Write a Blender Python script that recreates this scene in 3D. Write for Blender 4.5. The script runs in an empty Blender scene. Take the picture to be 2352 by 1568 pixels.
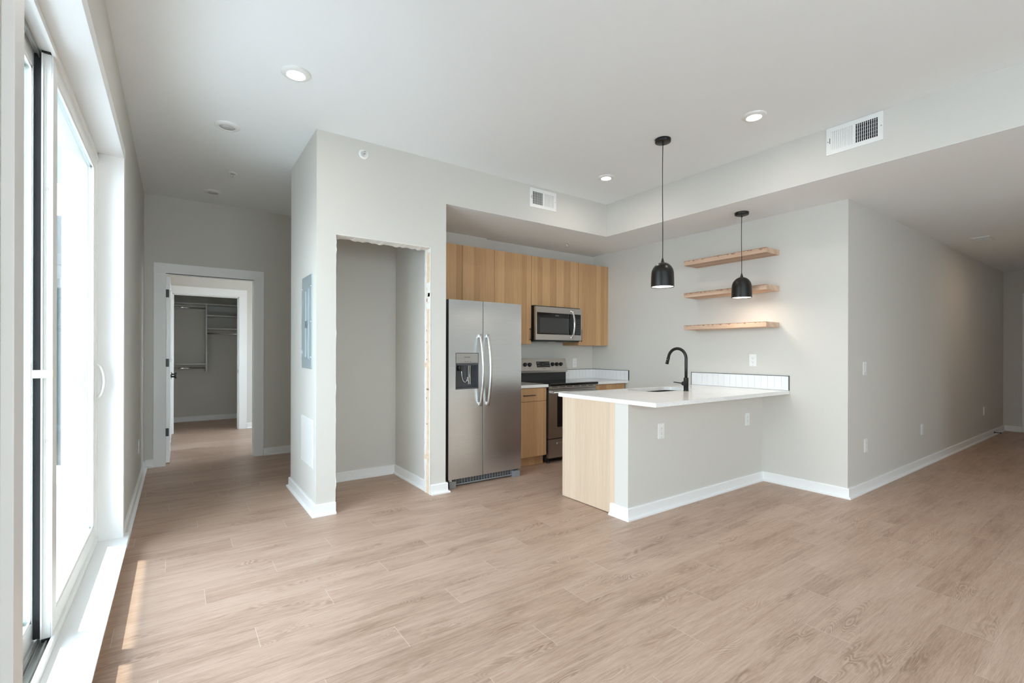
import bpy, bmesh, math, random
from mathutils import Vector, Matrix
random.seed(7)
C = bpy.context.scene.collection
SC = bpy.context.scene

# ------------------------------------------------------------------ camera
cam_d = bpy.data.cameras.new('camera'); cam = bpy.data.objects.new('camera', cam_d); C.objects.link(cam)
F_PX = 1084.9
cam_d.sensor_fit = 'HORIZONTAL'; cam_d.sensor_width = 36.0
cam_d.lens = 36.0 * F_PX / 2352.0
cam_d.shift_x = 0.0
cam_d.shift_y = (809.65 - 784.0) / 2352.0
cam_d.clip_start = 0.02; cam_d.clip_end = 200
YAW, ROLL = math.radians(35.386), math.radians(0.143)
_F = Vector((math.sin(YAW), math.cos(YAW), 0)); _R = Vector((math.cos(YAW), -math.sin(YAW), 0)); _U = Vector((0, 0, 1))
_R2 = _R * math.cos(ROLL) + _U * math.sin(ROLL); _U2 = -_R * math.sin(ROLL) + _U * math.cos(ROLL)
M = Matrix((( _R2.x, _U2.x, -_F.x, 0), (_R2.y, _U2.y, -_F.y, 0), (_R2.z, _U2.z, -_F.z, 1.27), (0, 0, 0, 1)))
cam.matrix_world = M
SC.camera = cam

# ------------------------------------------------------------------ exposure, world, sun, daylight portals
SC.view_settings.view_transform = 'Standard'; SC.view_settings.look = 'None'
SC.view_settings.gamma = 1.0; SC.view_settings.use_curve_mapping = False
SC.view_settings.exposure = 1.0
SC.cycles.max_bounces = 14; SC.cycles.diffuse_bounces = 8; SC.cycles.glossy_bounces = 5
SC.cycles.transparent_max_bounces = 16; SC.cycles.sample_clamp_indirect = 6.0
SC.cycles.use_denoising = True
SC.cycles.caustics_reflective = False; SC.cycles.caustics_refractive = False

SKY_STRENGTH = 6.6
w = bpy.data.worlds.new('sky'); SC.world = w; w.use_nodes = True
nt = w.node_tree; bg = nt.nodes['Background']
tc = nt.nodes.new('ShaderNodeTexCoord'); sep = nt.nodes.new('ShaderNodeSeparateXYZ'); rmp = nt.nodes.new('ShaderNodeValToRGB')
nt.links.new(tc.outputs['Generated'], sep.inputs[0]); nt.links.new(sep.outputs['Z'], rmp.inputs[0]); nt.links.new(rmp.outputs[0], bg.inputs[0])
rmp.color_ramp.elements[0].position = 0.0; rmp.color_ramp.elements[0].color = (0.85, 0.92, 1.0, 1)
rmp.color_ramp.elements[1].position = 0.9; rmp.color_ramp.elements[1].color = (0.62, 0.76, 1.0, 1)
bg.inputs[1].default_value = SKY_STRENGTH

sun_d = bpy.data.lights.new('sun', 'SUN'); sun = bpy.data.objects.new('sun', sun_d); C.objects.link(sun)
sun_d.energy = 2.8; sun_d.angle = math.radians(0.55); sun_d.color = (1.0, 0.95, 0.87)
sun.rotation_euler = Vector((1.0, -0.38, -1.79)).to_track_quat('-Z', 'Y').to_euler()

def portal(x, y0, y1, z0, z1, nx=1):
    d = bpy.data.lights.new('portal', 'AREA'); o = bpy.data.objects.new('portal', d); C.objects.link(o)
    d.shape = 'RECTANGLE'; d.size = y1 - y0; d.size_y = z1 - z0; d.cycles.is_portal = True
    o.location = (x, (y0 + y1) / 2, (z0 + z1) / 2)
    o.rotation_euler = Vector((nx, 0, 0)).to_track_quat('-Z', 'Z').to_euler()

# ------------------------------------------------------------------ key dimensions (metres)
XC, YK, YCB, XO1, XO2, XF, XS, XR = .8815, 3.8555, 4.851, 1.0273, 1.8508, 1.9998, 4.084, 4.7986
YH, XE, XL, YF, YI, XI, YBK = 1.670, 11.189, -.2912, 6.516, 2.4144, 2.7995, 4.7935
HO, H, HS = 2.2055, 2.998, 2.625
XOUT = -.53
portal(XOUT - .02, 1.46, 3.85, .1, 2.49)
portal(XOUT - .02, -2.5, -.5, .1, 2.49)
portal(XOUT - .02, 6.8, 7.7, .335, 2.3)
portal(3.42, 7.0, 8.6, .8, 2.35, -1)
_d = bpy.data.lights.new('portal', 'AREA'); _o = bpy.data.objects.new('portal', _d); C.objects.link(_o)
_d.shape = 'RECTANGLE'; _d.size = 2.2; _d.size_y = 2.05; _d.cycles.is_portal = True
_o.location = (1.0, -4.42, 1.525); _o.rotation_euler = Vector((0, 1, 0)).to_track_quat('-Z', 'Z').to_euler()

# ------------------------------------------------------------------ materials
def _new(name):
    m = bpy.data.materials.new(name); m.use_nodes = True
    n = m.node_tree; b = n.nodes['Principled BSDF']; return m, n, b
def mat(name, col, rough=.5, metal=0.0, spec=.5, bump=0.0, bscale=200, var=0.0, vscale=3.0, coat=0.0):
    m, n, b = _new(name)
    b.inputs['Base Color'].default_value = (*col, 1); b.inputs['Roughness'].default_value = rough
    b.inputs['Metallic'].default_value = metal; b.inputs['Specular IOR Level'].default_value = spec
    b.inputs['Coat Weight'].default_value = coat
    g = n.nodes.new('ShaderNodeNewGeometry')
    if bump or var:
        nz = n.nodes.new('ShaderNodeTexNoise'); nz.inputs['Scale'].default_value = bscale; nz.inputs['Detail'].default_value = 3
        n.links.new(g.outputs['Position'], nz.inputs['Vector'])
    if bump:
        bp = n.nodes.new('ShaderNodeBump'); bp.inputs['Strength'].default_value = bump; bp.inputs['Distance'].default_value = .001
        n.links.new(nz.outputs['Fac'], bp.inputs['Height']); n.links.new(bp.outputs[0], b.inputs['Normal'])
    if var:
        nv = n.nodes.new('ShaderNodeTexNoise'); nv.inputs['Scale'].default_value = vscale; nv.inputs['Detail'].default_value = 2
        n.links.new(g.outputs['Position'], nv.inputs['Vector'])
        mx = n.nodes.new('ShaderNodeMix'); mx.data_type = 'RGBA'
        mx.inputs['A'].default_value = (*[c * (1 - var) for c in col], 1); mx.inputs['B'].default_value = (*[min(1, c * (1 + var)) for c in col], 1)
        n.links.new(nv.outputs['Fac'], mx.inputs['Factor']); n.links.new(mx.outputs['Result'], b.inputs['Base Color'])
    return m
def emit(name, col, s, base=(.9, .9, .9)):
    m, n, b = _new(name)
    b.inputs['Base Color'].default_value = (*base, 1)
    b.inputs['Emission Color'].default_value = (*col, 1); b.inputs['Emission Strength'].default_value = s
    return m

class NG:
    def __init__(s, n): s.n = n
    def math(s, op, a, b=None, c=None):
        k = s.n.nodes.new('ShaderNodeMath'); k.operation = op
        for i, v in enumerate((a, b, c)):
            if v is None: continue
            if isinstance(v, (int, float)): k.inputs[i].default_value = v
            else: s.n.links.new(v, k.inputs[i])
        return k.outputs[0]
    def comb(s, x, y, z):
        k = s.n.nodes.new('ShaderNodeCombineXYZ')
        for i, v in enumerate((x, y, z)):
            if isinstance(v, (int, float)): k.inputs[i].default_value = v
            else: s.n.links.new(v, k.inputs[i])
        return k.outputs[0]
    def noise(s, vec, scale, detail=3, rough=.5, dist=0.0):
        k = s.n.nodes.new('ShaderNodeTexNoise'); k.inputs['Scale'].default_value = scale; k.inputs['Detail'].default_value = detail
        k.inputs['Roughness'].default_value = rough; k.inputs['Distortion'].default_value = dist
        s.n.links.new(vec, k.inputs['Vector']); return k.outputs['Fac']
    def white(s, vec):
        k = s.n.nodes.new('ShaderNodeTexWhiteNoise'); k.noise_dimensions = '3D'; s.n.links.new(vec, k.inputs['Vector']); return k.outputs['Value']
    def ramp(s, fac, stops):
        k = s.n.nodes.new('ShaderNodeValToRGB'); e = k.color_ramp.elements
        while len(e) < len(stops): e.new(.5)
        for el, (p, c) in zip(e, stops): el.position = p; el.color = (*c, 1)
        s.n.links.new(fac, k.inputs[0]); return k.outputs[0]
    def mix(s, fac, a, b, mode='MIX'):
        k = s.n.nodes.new('ShaderNodeMix'); k.data_type = 'RGBA'; k.blend_type = mode
        for key, v in (('Factor', fac), ('A', a), ('B', b)):
            if isinstance(v, (int, float)): k.inputs[key].default_value = v
            elif isinstance(v, tuple): k.inputs[key].default_value = (*v, 1)
            else: s.n.links.new(v, k.inputs[key])
        return k.outputs['Result']

def wood_mat(name, dark, light, axis='z', band=.11, rough=.45, contrast=1.0):
    """straight-grained oak veneer, grain along the given axis"""
    m, n, b = _new(name); g = NG(n)
    ge = n.nodes.new('ShaderNodeNewGeometry'); sp = n.nodes.new('ShaderNodeSeparateXYZ'); n.links.new(ge.outputs['Position'], sp.inputs[0])
    x, y, z = sp.outputs
    if axis == 'z': u, v, l = g.math('ADD', x, y), g.math('SUBTRACT', x, y), z
    elif axis == 'y': u, v, l = g.math('ADD', x, z), g.math('SUBTRACT', x, z), y
    else: u, v, l = g.math('ADD', y, z), g.math('SUBTRACT', y, z), x
    wob = g.noise(g.comb(g.math('MULTIPLY', u, 3.0), 0.0, 0.0), 2.0, 1)
    bid = g.math('FLOOR', g.math('ADD', g.math('DIVIDE', u, band), g.math('MULTIPLY', wob, 2.0)))
    br = g.white(g.comb(bid, 3.3, 1.7))
    l2 = g.math('ADD', l, g.math('MULTIPLY', br, 9.0))
    fine = g.noise(g.comb(g.math('MULTIPLY', u, 260.0), g.math('MULTIPLY', v, 20.0), g.math('MULTIPLY', l2, 5.0)), 1.0, 4, .6)
    mid = g.noise(g.comb(g.math('MULTIPLY', u, 60.0), g.math('MULTIPLY', v, 8.0), g.math('MULTIPLY', l2, 1.2)), 1.0, 2)
    f = g.math('ADD', g.math('MULTIPLY', g.math('SUBTRACT', fine, .5), .9 * contrast), g.math('MULTIPLY', g.math('SUBTRACT', mid, .5), .6 * contrast))
    f = g.math('ADD', f, g.math('ADD', .5, g.math('MULTIPLY', g.math('SUBTRACT', br, .5), .5 * contrast)))
    col = g.ramp(f, [(.15, dark), (.85, light)])
    n.links.new(col, b.inputs['Base Color']); b.inputs['Roughness'].default_value = rough
    b.inputs['Specular IOR Level'].default_value = .35
    return m

def floor_mat():
    m, n, b = _new('oak_plank_floor'); g = NG(n)
    ge = n.nodes.new('ShaderNodeNewGeometry'); sp = n.nodes.new('ShaderNodeSeparateXYZ'); n.links.new(ge.outputs['Position'], sp.inputs[0])
    x, y, z = sp.outputs
    W, L = .1818, 1.236
    ry = g.math('DIVIDE', g.math('SUBTRACT', y, 2.1), W)
    row = g.math('FLOOR', ry)
    off = g.math('MULTIPLY', g.math('FRACT', g.math('MULTIPLY', row, .2863)), L)
    rx = g.math('DIVIDE', g.math('SUBTRACT', g.math('SUBTRACT', x, 1.18), off), L)
    colm = g.math('FLOOR', rx)
    pid = g.white(g.comb(row, colm, 5.1)); pid2 = g.white(g.comb(colm, row, 9.7))
    fy = g.math('FRACT', ry); fx = g.math('FRACT', rx)
    # seams
    ey = g.math('MULTIPLY', g.math('MINIMUM', fy, g.math('SUBTRACT', 1.0, fy)), W)
    ex = g.math('MULTIPLY', g.math('MINIMUM', fx, g.math('SUBTRACT', 1.0, fx)), L)
    sy = g.math('LESS_THAN', ey, .0006); sx = g.math('LESS_THAN', ex, .0010)
    seam = g.math('MAXIMUM', g.math('MULTIPLY', sy, .45), sx)
    # grain coordinates, shifted per plank
    gx = g.math('ADD', x, g.math('MULTIPLY', pid, 37.0)); gy = g.math('ADD', y, g.math('MULTIPLY', pid2, 21.0))
    knots = g.noise(g.comb(g.math('MULTIPLY', gx, 2.4), g.math('MULTIPLY', gy, 9.0), 2.0), 1.0, 1)
    kn = g.math('MAXIMUM', g.math('MULTIPLY', g.math('SUBTRACT', knots, .54), 5.0), 0.0)
    field = g.noise(g.comb(g.math('MULTIPLY', gx, 1.7), g.math('MULTIPLY', gy, 7.5), 8.0), 1.0, 2, .45, .5)
    rings = g.math('ADD', .5, g.math('MULTIPLY', g.math('SINE', g.math('MULTIPLY', field, 210.0)), .5))
    mask = g.math('MINIMUM', kn, 1.0)
    mid = g.noise(g.comb(g.math('MULTIPLY', gx, 5.0), g.math('MULTIPLY', gy, 95.0), 3.0), 1.0, 3, .6, .8)
    streak = g.noise(g.comb(g.math('MULTIPLY', gx, 2.2), g.math('MULTIPLY', gy, 26.0), 1.0), 1.0, 4, .6, .6)
    fine = g.noise(g.comb(g.math('MULTIPLY', gx, 14.0), g.math('MULTIPLY', gy, 330.0), 1.0), 1.0, 3, .6, .4)
    soft = g.noise(g.comb(g.math('MULTIPLY', gx, 1.6), g.math('MULTIPLY', gy, 5.0), 4.0), 1.0, 2)
    f = g.math('ADD', .5, g.math('MULTIPLY', g.math('SUBTRACT', streak, .5), .62))
    f = g.math('ADD', f, g.math('MULTIPLY', g.math('SUBTRACT', fine, .5), .80))
    f = g.math('ADD', f, g.math('MULTIPLY', g.math('SUBTRACT', soft, .5), .55))
    f = g.math('ADD', f, g.math('MULTIPLY', g.math('SUBTRACT', pid, .5), .16))
    f = g.math('ADD', f, g.math('MULTIPLY', g.math('SUBTRACT', mid, .5), .55))
    f = g.math('ADD', f, g.math('MULTIPLY', g.math('MULTIPLY', g.math('SUBTRACT', rings, .6), mask), .42))
    f = g.math('SUBTRACT', f, g.math('MULTIPLY', g.math('MINIMUM', kn, 1.0), .10))
    col = g.ramp(f, [(.12, FLOOR_D), (.5, FLOOR_M), (.9, FLOOR_L)])
    hue = g.mix(g.math('MULTIPLY', g.math('SUBTRACT', soft, .3), .5), col, (.46, .31, .225), 'MIX')
    seamc = g.mix(g.math('MULTIPLY', seam, .55), hue, (.78, .68, .57), 'MIX')
    n.links.new(seamc, b.inputs['Base Color'])
    b.inputs['Roughness'].default_value = .42; b.inputs['Specular IOR Level'].default_value = .45
    rr = g.math('ADD', .36, g.math('MULTIPLY', fine, .12)); n.links.new(rr, b.inputs['Roughness'])
    bp = n.nodes.new('ShaderNodeBump'); bp.inputs['Strength'].default_value = .12; bp.inputs['Distance'].default_value = .001
    n.links.new(g.math('SUBTRACT', fine, g.math('MULTIPLY', g.math('MAXIMUM', sx, sy), 1.0)), bp.inputs['Height']); n.links.new(bp.outputs[0], b.inputs['Normal'])
    return m
FLOOR_D, FLOOR_M, FLOOR_L = (.29, .18, .122), (.465, .318, .235), (.62, .46, .355)

def steel_mat(name, col, rough, axis):
    m, n, b = _new(name); g = NG(n)
    ge = n.nodes.new('ShaderNodeNewGeometry'); sp = n.nodes.new('ShaderNodeSeparateXYZ'); n.links.new(ge.outputs['Position'], sp.inputs[0])
    x, y, z = sp.outputs
    k = {'x': (4, 4, 900), 'z': (900, 900, 4)}[axis]
    f = g.noise(g.comb(g.math('MULTIPLY', x, k[0]), g.math('MULTIPLY', y, k[1]), g.math('MULTIPLY', z, k[2])), 1.0, 3, .6)
    sm = g.noise(g.comb(x, y, z), 3.0, 2)
    n.links.new(g.ramp(f, [(.3, tuple(c * .93 for c in col)), (.7, tuple(min(1, c * 1.05) for c in col))]), b.inputs['Base Color'])
    n.links.new(g.math('ADD', rough - .04, g.math('MULTIPLY', sm, .08)), b.inputs['Roughness'])
    b.inputs['Metallic'].default_value = 1.0; b.inputs['Anisotropic'].default_value = .4
    bp = n.nodes.new('ShaderNodeBump'); bp.inputs['Strength'].default_value = .05; bp.inputs['Distance'].default_value = .0005
    n.links.new(f, bp.inputs['Height']); n.links.new(bp.outputs[0], b.inputs['Normal'])
    return m

def quartz_mat():
    m, n, b = _new('white_quartz'); g = NG(n)
    ge = n.nodes.new('ShaderNodeNewGeometry')
    k = n.nodes.new('ShaderNodeTexVoronoi'); k.inputs['Scale'].default_value = 260; n.links.new(ge.outputs['Position'], k.inputs['Vector'])
    wn = n.nodes.new('ShaderNodeSeparateColor'); n.links.new(k.outputs['Color'], wn.inputs[0])
    sp = g.math('GREATER_THAN', wn.outputs[0], .93)
    v = g.noise(ge.outputs['Position'], 6.0, 3)
    base = g.ramp(v, [(.3, (.86, .855, .84)), (.7, (.91, .905, .89))])
    n.links.new(g.mix(g.math('MULTIPLY', sp, .35), base, (.45, .43, .40)), b.inputs['Base Color'])
    b.inputs['Roughness'].default_value = .16
    return m

def glass_mat(name, tint=(.93, .97, .96), k=1.0):
    """thin window pane: reflects by Fresnel, otherwise lets light straight through"""
    m = bpy.data.materials.new(name); m.use_nodes = True; n = m.node_tree; n.nodes.clear()
    o = n.nodes.new('ShaderNodeOutputMaterial'); t = n.nodes.new('ShaderNodeBsdfTransparent'); gl = n.nodes.new('ShaderNodeBsdfGlossy')
    mx = n.nodes.new('ShaderNodeMixShader'); g = NG(n); ge = n.nodes.new('ShaderNodeNewGeometry')
    dt = n.nodes.new('ShaderNodeVectorMath'); dt.operation = 'DOT_PRODUCT'; n.links.new(ge.outputs['Normal'], dt.inputs[0]); n.links.new(ge.outputs['Incoming'], dt.inputs[1])
    fr = g.math('ADD', .035, g.math('MULTIPLY', .965, g.math('POWER', g.math('SUBTRACT', 1.0, g.math('ABSOLUTE', dt.outputs['Value'])), 5.0)))
    t.inputs[0].default_value = (*tint, 1); gl.inputs['Roughness'].default_value = .015; gl.inputs[0].default_value = (.95, .97, .97, 1)
    n.links.new(fr, mx.inputs[0]); n.links.new(t.outputs[0], mx.inputs[1]); n.links.new(gl.outputs[0], mx.inputs[2]); n.links.new(mx.outputs[0], o.inputs[0])
    return m

WALL = mat('greige_wall_paint', (.662, .64, .595), .75, bump=.15, bscale=350, spec=.25)
CEIL = mat('white_ceiling_paint', (.885, .905, .905), .8, bump=.1, bscale=300, spec=.2)
TRIM = mat('white_trim_paint', (.86, .86, .85), .38, spec=.4)
VINYL = mat('white_vinyl', (.86, .86, .84), .35, spec=.45)
PLAST = mat('white_plastic', (.84, .84, .82), .35)
BLACK = mat('black_metal', (.012, .012, .013), .35)
BLACKM = mat('matte_black_metal', (.009, .0085, .008), .33, spec=.4)
BLKGLOSS = mat('black_glass', (.008, .008, .009), .06)
BLKPLAST = mat('black_plastic', (.02, .02, .021), .4)
DKGREY = mat('dark_grey_plastic', (.06, .06, .065), .4)
GREYPL = mat('grey_plastic', (.22, .22, .225), .5)
DARK = mat('dark_cavity', (.01, .01, .01), .9)
RUBBER = mat('black_rubber', (.015, .015, .018), .6)
QUARTZ = quartz_mat()
OAK = wood_mat('oak_veneer', (.42, .235, .11), (.66, .41, .215), contrast=.75)
OAK_LIT = wood_mat('window_lit_oak_veneer', (.60, .45, .32), (.76, .61, .46), contrast=.8)  # lighter copy of the cabinet oak, window light put into its colour
SHELFW = wood_mat('raw_oak_shelf', (.50, .32, .22), (.75, .56, .42), axis='y', band=.07, rough=.6)
BARK = mat('rough_wood_edge', (.33, .19, .12), .8, var=.4, vscale=60)
STUD = mat('bare_pine_stud', (.78, .62, .47), .7, var=.18, vscale=25)
PLASTER = mat('rough_white_plaster', (.84, .82, .78), .9, bump=.8, bscale=90, var=.08, vscale=40)
KNOTM = mat('torn_wood_brown', (.35, .2, .12), .8)
STEEL = steel_mat('brushed_stainless', (.70, .715, .725), .30, 'x')
STEELH = steel_mat('satin_stainless', (.62, .615, .60), .30, 'z')
STEELR = steel_mat('warm_stainless', (.53, .51, .485), .32, 'x')
CHROME = mat('chrome', (.8, .8, .8), .08, 1.0)
ALU = mat('aluminium_track', (.42, .42, .40), .4, .9)
PANELM = mat('blue_grey_steel', (.42, .49, .515), .30, .35)
PANELD = mat('grey_latch', (.16, .19, .21), .4)
TILE = mat('white_glazed_tile', (.84, .85, .86), .12)
GROUT = mat('light_grey_grout', (.52, .52, .52), .9)
TAPE = mat('masking_tape', (.86, .82, .62), .6)
GLASS = glass_mat('window_glass')
LAMP = emit('lamp_lens', (1.0, .93, .83), 14.0)
PLAMP = emit('pendant_lens', (1.0, .86, .70), 7.0)
LENSOFF = mat('white_lens', (.62, .62, .62), .35)
CLOSETW = mat('white_melamine', (.62, .62, .60), .4)
SIDING = mat('blue_grey_siding', (.055, .085, .09), .6)
DECK = mat('pale_concrete', (.55, .545, .53), .8, var=.08)
FLOORM = floor_mat()
CAVE = mat('oven_interior', (.03, .022, .018), .5)
MWGLASS = mat('microwave_window', (.045, .045, .045), .12)

# ------------------------------------------------------------------ geometry helpers
def box(bm, x0, x1, y0, y1, z0, z1, bev=0.0, seg=2):
    if x0 > x1: x0, x1 = x1, x0
    if y0 > y1: y0, y1 = y1, y0
    if z0 > z1: z0, z1 = z1, z0
    r = bmesh.ops.create_cube(bm, size=1.0)
    vs = r['verts']
    for v in vs:
        v.co = Vector((x0 + (v.co.x + .5) * (x1 - x0), y0 + (v.co.y + .5) * (y1 - y0), z0 + (v.co.z + .5) * (z1 - z0)))
    if bev > 0:
        bev = min(bev, .45 * min(x1 - x0, y1 - y0, z1 - z0))
        es = {e for v in vs for e in v.link_edges}
        bmesh.ops.bevel(bm, geom=list(es), offset=bev, segments=seg, profile=.7, affect='EDGES')
    return vs
def tube(bm, pts, r, seg=12, cap=True, sx=1.0, sy=1.0, up=None):
    pts = [Vector(p) for p in pts]; rings = []
    n = len(pts); rs = r if isinstance(r, (list, tuple)) else [r] * n
    t0 = (pts[1] - pts[0]).normalized()
    u = Vector(up) if up else (Vector((0, 0, 1)) if abs(t0.z) < .9 else Vector((1, 0, 0)))
    u = (u - t0 * u.dot(t0)).normalized()
    for i, p in enumerate(pts):
        t = (pts[min(i + 1, n - 1)] - pts[max(i - 1, 0)]).normalized()
        u = (u - t * u.dot(t)).normalized(); v = t.cross(u)
        rings.append([bm.verts.new(p + (u * math.cos(a) * sx + v * math.sin(a) * sy) * rs[i]) for a in [2 * math.pi * k / seg for k in range(seg)]])
    for a, b in zip(rings, rings[1:]):
        for k in range(seg):
            bm.faces.new((a[k], a[(k + 1) % seg], b[(k + 1) % seg], b[k])).smooth = True
    if cap:
        bm.faces.new(list(reversed(rings[0]))); bm.faces.new(rings[-1])
def lathe(bm, prof, c, axis=(0, 0, 1), seg=32, smooth=True):
    """prof: list of (radius, height along axis)"""
    c = Vector(c); ax = Vector(axis).normalized(); u = Vector((1, 0, 0)) if abs(ax.x) < .9 else Vector((0, 1, 0))
    u = (u - ax * u.dot(ax)).normalized(); v = ax.cross(u); rings = []
    for r, h in prof:
        if r < 1e-6: rings.append([bm.verts.new(c + ax * h)])
        else: rings.append([bm.verts.new(c + ax * h + (u * math.cos(a) + v * math.sin(a)) * r) for a in [2 * math.pi * k / seg for k in range(seg)]])
    for a, b in zip(rings, rings[1:]):
        for k in range(seg):
            k2 = (k + 1) % seg
            if len(a) == 1 and len(b) == 1: continue
            if len(a) == 1: f = bm.faces.new((a[0], b[k], b[k2]))
            elif len(b) == 1: f = bm.faces.new((a[k], a[k2], b[0]))
            else: f = bm.faces.new((a[k], a[k2], b[k2], b[k]))
            f.smooth = smooth
def B(*boxes, bev=0.0):
    bm = bmesh.new()
    for b in boxes: box(bm, *b, bev=bev)
    return bm
def prism(bm, poly, axis, a0, a1):
    """extrude a polygon; axis 'x': poly=(y,z); 'y': (x,z); 'z': (x,y)"""
    def P(p, a): return {'x': (a, p[0], p[1]), 'y': (p[0], a, p[1]), 'z': (p[0], p[1], a)}[axis]
    A = [bm.verts.new(P(p, a0)) for p in poly]; Bv = [bm.verts.new(P(p, a1)) for p in poly]
    bm.faces.new(A); bm.faces.new(list(reversed(Bv)))
    for i in range(len(poly)):
        j = (i + 1) % len(poly); bm.faces.new((A[j], A[i], Bv[i], Bv[j]))

def world_loc(o):
    v = Vector((0, 0, 0))
    while o: v = v + o.location; o = o.parent
    return v
def obj(name, bm, m, parent=None, label=None, origin=None):
    bmesh.ops.recalc_face_normals(bm, faces=bm.faces[:])
    me = bpy.data.meshes.new(name)
    xs = [v.co for v in bm.verts]
    if parent is not None: base = world_loc(parent)
    elif origin is not None: base = Vector(origin)
    else:
        base = Vector(((min(c.x for c in xs) + max(c.x for c in xs)) / 2, (min(c.y for c in xs) + max(c.y for c in xs)) / 2, min(c.z for c in xs)))
    bmesh.ops.translate(bm, verts=bm.verts[:], vec=-base)
    bm.to_mesh(me); bm.free()
    for k in (m if isinstance(m, (list, tuple)) else [m]): me.materials.append(k)
    o = bpy.data.objects.new(name, me); C.objects.link(o)
    if parent is not None: o.parent = parent
    else: o.location = base
    if label: o['label'] = label
    return o
def tag(o, label, cat, group=None):
    o['label'] = label; o['category'] = cat
    if group: o['group'] = group
    return o
def thing(name, label, cat, loc, group=None):
    o = bpy.data.objects.new(name, None); C.objects.link(o); o.location = loc; o.empty_display_size = .05
    return tag(o, label, cat, group)
def struct(name, bm, m, label=None, parent=None):
    o = obj(name, bm, m, parent); 
    if parent is None: o['kind'] = 'structure'
    if label: o['label'] = label
    return o
def sroot(name, loc, label=None):
    o = bpy.data.objects.new(name, None); C.objects.link(o); o.location = loc; o['kind'] = 'structure'
    if label: o['label'] = label
    return o
def dup_tree(o, delta, label=None, group=None):
    r = o.copy(); C.objects.link(r); r.location = o.location + Vector(delta)
    if label: r['label'] = label
    if group: r['group'] = group
    for ch in list(o.children):
        c = ch.copy(); C.objects.link(c); c.parent = r
        for g in list(ch.children):
            d = g.copy(); C.objects.link(d); d.parent = c
    return r
def text_part(name, s, size, loc, rot, m, parent, ext=.0004):
    cu = bpy.data.curves.new(name, 'FONT'); cu.body = s; cu.size = size; cu.extrude = ext; cu.align_x = 'CENTER'; cu.align_y = 'CENTER'
    t = bpy.data.objects.new(name + '_tmp', cu); C.objects.link(t)
    me = bpy.data.meshes.new_from_object(t.evaluated_get(bpy.context.evaluated_depsgraph_get()))
    bpy.data.objects.remove(t); me.materials.clear(); me.materials.append(m)
    o = bpy.data.objects.new(name, me); C.objects.link(o); o.parent = parent
    o.location = Vector(loc) - world_loc(parent); o.rotation_euler = rot
    return o
ROT_FRONT = (math.pi / 2, 0, 0)          # lettering on faces that look along -y

# ------------------------------------------------------------------ shell
struct('floor', B((XOUT, 12.2, -4.2, 10.7, -.15, 0)), FLOORM)
struct('ceiling', B((XOUT, XS + .115, -4.2, 10.7, H, H + .12)), CEIL)
struct('ceiling', B((XF - .0, XR + .1, YK + .115, YBK + .1, HS, HS + .06), (XS + .115, 12.2, -4.2, YK + .115, HS, HS + .06)), CEIL)
struct('ceiling', B((XS, XS + .115, -4.2, YK, HS - .0015, HS + .0), (XF, XS + .115, YK, YK + .115, HS - .0015, HS + .0)), CEIL)
struct('wall_soffit', B((XS, XS + .115, -4.2, YK, HS, H)), WALL)
# left (window) wall with three openings
LO = [(-2.5, -.5, .1, 2.49), (1.44, 3.865, .088, 2.505), (6.8, 7.7, .335, 2.3)]
bm = bmesh.new(); y = -4.2
for (a, b, z0, z1) in LO:
    box(bm, XOUT, XL, y, a, 0, H); box(bm, XOUT, XL, a, b, 0, z0); box(bm, XOUT, XL, a, b, z1, H); y = b
box(bm, XOUT, XL, y, 10.7, 0, H)
struct('wall_left', bm, WALL)
# front wall of the closet and kitchen alcove
struct('wall_front', B((XC, XO1, YK, YK + .115, 0, H), (XO1, XO2, YK, YK + .115, HO, H), (XO2, XF, YK, YK + .115, 0, H), (XF, XS + .115, YK, YK + .115, HS, H),
                       (XC, XC + .115, YK + .115, YCB, 0, H)), WALL)
struct('wall_closet', B((XC + .115, 2.1, 4.775, YCB, 0, H), (1.885, XF, YK + .115, 4.775, 0, H)), WALL)
struct('wall_back', B((XF, XR, YBK, YBK + .1, 0, H)), WALL)
struct('wall_right', B((XR, XR + .115, YH, YBK + .1, 0, HS), (XR + .115, XE + .1, YH, YH + .115, 0, HS)), WALL)
struct('wall_end', B((XE, XE + .1, 1.34, YH, 0, HS), (XE, XE + .1, .30, 1.34, 2.14, HS), (XE, XE + .1, .2, .46, 0, 2.14)), WALL)
struct('wall_hall', B((6.3, XE, .12, .24, 0, HS), (6.2, 6.3, -4.2, .24, 0, HS)), WALL)
struct('wall_rear', B((XOUT, -.1, -4.4, -4.2, 0, H), (2.1, 6.3, -4.4, -4.2, 0, H), (-.1, 2.1, -4.4, -4.2, 0, .5), (-.1, 2.1, -4.4, -4.2, 2.55, H)), WALL)
DX0, DX1, DZ = -.098, .766, 2.145; JX0, JX1 = -.118, .778
struct('wall_far', B((XL, JX0, YF, YF + .12, 0, H), (JX1, 2.9, YF, YF + .12, 0, H), (JX0, JX1, YF, YF + .12, DZ, H), (2.9, 3.0, YCB - .1, YF + .12, 0, H), (2.1, 3.0, 4.75, YCB, 0, H)), WALL)
CY = 8.97; CX0, CX1, CZ = -.055, .843, 2.18
struct('wall_bedroom', B((XL, CX0, CY, CY + .12, 0, H), (CX1, 3.3, CY, CY + .12, 0, H), (CX0, CX1, CY, CY + .12, CZ, H),
                         (3.3, 3.4, YF + .12, 7.0, 0, H), (3.3, 3.4, 8.6, CY + .12, 0, H), (3.3, 3.4, 7.0, 8.6, 0, .8), (3.3, 3.4, 7.0, 8.6, 2.35, H), (XL, 2.0, 10.46, 10.56, 0, H), (1.9, 2.0, CY + .12, 10.46, 0, H)), WALL)
struct('wall_island', B((XI, XR, YI, 2.548, 0, .88)), WALL)

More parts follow.
